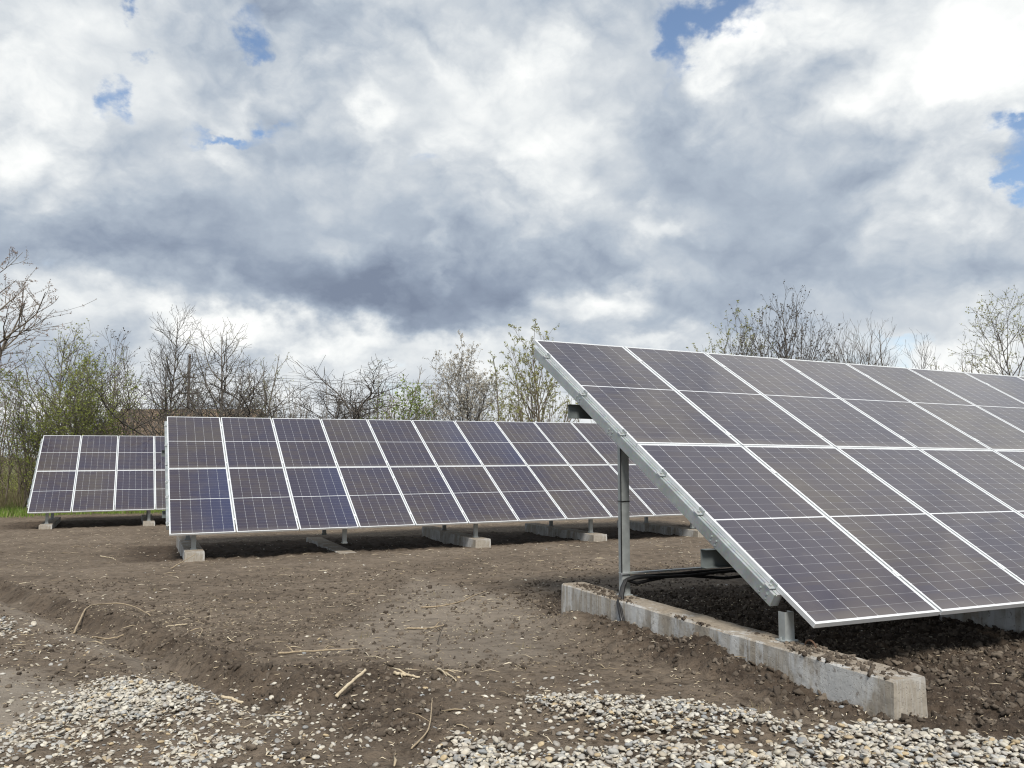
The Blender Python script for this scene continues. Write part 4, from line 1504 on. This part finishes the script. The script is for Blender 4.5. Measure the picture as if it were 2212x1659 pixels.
def grasses():
    rng = np.random.default_rng(91)
    n = 70000
    px = rng.uniform(-140, 1350, n)
    d = rng.uniform(29, 43, n)
    x, y = (px - 1106) / 1777.5 * d, d
    g = zones(x, y)['grass']
    keep = (rng.uniform(0, 1, n) < g) & ((x < -10) | (rng.uniform(0, 1, n) < .4))
    x, y = x[keep], y[keep]
    m = len(x)
    h = height(x, y)
    s = along(x, y)
    H = rng.uniform(.10, .30, m) + .55 * sstep(s, 39.8, 42) * rng.uniform(.2, 1.3, m)
    yaw = rng.uniform(0, 6.28, m)
    w = rng.uniform(.012, .022, m)
    bx, by = rng.normal(0, .22, m) * H, rng.normal(0, .22, m) * H
    V = np.stack([np.stack([x - w * np.cos(yaw), y - w * np.sin(yaw), h - .02], 1), np.stack([x + w * np.cos(yaw), y + w * np.sin(yaw), h - .02], 1),
                  np.stack([x + bx, y + by, h + H], 1)], 1)
    dry = (rng.uniform(0, 1, m) < .12 + .78 * sstep(s, 39.8, 41.4))
    for nm, sel, mt, lab in (('grass', ~dry, 'grass', 'fresh green grass at the far edge of the bare soil'), ('dry_grass', dry, 'dry', 'tall dry grass stalks below the trees')):
        v = V[sel].reshape(-1, 3)
        o = np_mesh(nm, v, np.arange(len(v)).reshape(-1, 3), M[mt], smooth=False)
        tag(o, lab, 'grass', kind='stuff')
    # a few weeds sprouting in the soil
    P = []
    spots = [(-2.55, 8.9), (-.3, 7.3), (.1, 6.6), (1.38, 4.72), (-2.5, 5.25), (-1.9, 10.3), (-4.6, 10.8), (.7, 8.9), (-.9, 9.8), (-1.25, 7.1)]
    for (sx, sy) in spots:
        for i in range(14):
            P.append((sx + rng.normal(0, .035), sy + rng.normal(0, .035)))
    P = np.array(P)
    m = len(P)
    h = height(P[:, 0], P[:, 1])
    H = rng.uniform(.03, .085, m)
    yaw = rng.uniform(0, 6.28, m)
    w = .0022
    V = np.stack([np.stack([P[:, 0] - w * np.cos(yaw), P[:, 1] - w * np.sin(yaw), h - .01], 1), np.stack([P[:, 0] + w * np.cos(yaw), P[:, 1] + w * np.sin(yaw), h - .01], 1),
                  np.stack([P[:, 0] + rng.normal(0, .025, m), P[:, 1] + rng.normal(0, .025, m), h + H], 1)], 1).reshape(-1, 3)
    o = np_mesh('weeds', V, np.arange(len(V)).reshape(-1, 3), M['dry'], smooth=False)
    tag(o, 'sparse wisps of grass sprouting from the bare soil', 'weeds', kind='stuff')


grasses()


# ------------------------------------------------------------------ building, pole and wires behind the trees
def far_building():
    D = 58.0
    x0, x1 = (205 - 1106) / 1777.5 * D, (528 - 1106) / 1777.5 * D
    gz = ground_at((x0 + x1) / 2, D) - .1
    ridge = CAM_H + (988 - 881) / 1777.5 * D
    eave = ridge - 1.9
    root = empty('barn', (0, 0, 0))
    tag(root, 'long low brick barn with a rusty brown roof behind the trees', 'building')
    wall = mat_plain('faded_brick', (.20, .145, .105), .9, 0, .2, 3)
    roof = mat_plain('rusty_tile', (.15, .105, .07), .85, 0, .3, 2.2)
    dark = mat_plain('dark_doorway', (.012, .012, .014), .7)
    y0, y1 = D, D + 8
    q = MB()
    b = [(x0 + .3, y0), (x1 - .3, y0), (x1 - .3, y1), (x0 + .3, y1)]
    q.box(x0 + .3, x1 - .3, y0, y1, gz, eave + .1)
    for xx in (x0 + .3, x1 - .32):            # gables
        q.prism([(0, 0), (8, 0), (4, 1.85)], Vector((xx, y0, eave + .1)), Vector((xx + .02, y0, eave + .1)), Vector((0, 1, 0)), Vector((0, 0, 1)))
    q.build('wall', wall, root)
    q = MB()
    q.prism([(-.5, -.24), (4, 1.9), (8.5, -.24), (8.5, -.10), (4, 2.04), (-.5, -.10)], Vector((x0, y0, eave)), Vector((x1, y0, eave)), Vector((0, 1, 0)), Vector((0, 0, 1)))
    q.build('roof', roof, root)
    xd = (318 - 1106) / 1777.5 * D
    q = MB()
    q.box(xd - .55, xd + .55, y0 - .04, y0 + .1, gz, gz + 3.6)
    q.build('door', dark, root)


far_building()


def pole_and_wires():
    D = 62.0
    wood = mat_plain('pole_wood', (.07, .06, .055), .9, 0, .3, 5)
    cer = mat_plain('insulator_glaze', (.10, .08, .07), .3)
    def pole(x, y, top, label):
        gz = ground_at(x, y) - .3
        root = empty('utility_pole', (x, y, gz))
        tag(root, label, 'utility pole')
        H = top - gz
        q = MB().tube([(0, 0, 0), (0, 0, H * .5), (0, 0, H)], [.15, .125, .10], 8)
        q.build('pole', wood, root, smooth=True)
        for z, w in ((H - 2.7, 1.5), (H - 1.5, .9)):
            a = MB().box(-w / 2, w / 2, -.06, .06, z - .06, z + .06).build('crossarm', wood, root)
            for i in range(3):
                xx = -w / 2 + .08 + i * (w - .16) / 2
                MB().tube([(xx, -.0, z + .06), (xx, 0, z + .15), (xx, 0, z + .19), (xx, 0, z + .30)], [.03, .03, .07, .04], 7).build('insulator', cer, a, smooth=True)
        MB().tube([(0, 0, H), (0, 0, H + .08), (0, 0, H + .28)], [.05, .12, .08], 7).build('cap', cer, root, smooth=True)
    px, py = (405 - 1106) / 1777.5 * D, D
    top = CAM_H + (988 - 772) / 1777.5 * D
    pole(px, py, top, 'dark utility pole with two crossarms among the bare trees')
    mt = mat_plain('wire', (.05, .05, .055), .5)
    ends = [(px, py, top - 1.2), (px + .3, py, top - 1.3), (px - .3, py, top - 2.5)]
    tgt = [(78, 74, 12.4), (78, 74, 10.8), (78, 74, 9.4)]
    labs = ['uppermost of three thin overhead wires crossing the far sky', 'middle one of three thin overhead wires crossing the far sky', 'lowest of three thin overhead wires crossing the far sky']
    for e, g, l in zip(ends, tgt, labs):
        pts = []
        for i in range(41):
            t = i / 40
            p = Vector(e).lerp(Vector(g), t)
            p.z -= 2.4 * 4 * t * (1 - t)
            pts.append(p)
        o = MB().tube(pts, .011, 4).build('power_line', mt, smooth=True)
        tag(o, l, 'power line', 'overhead wires')


pole_and_wires()
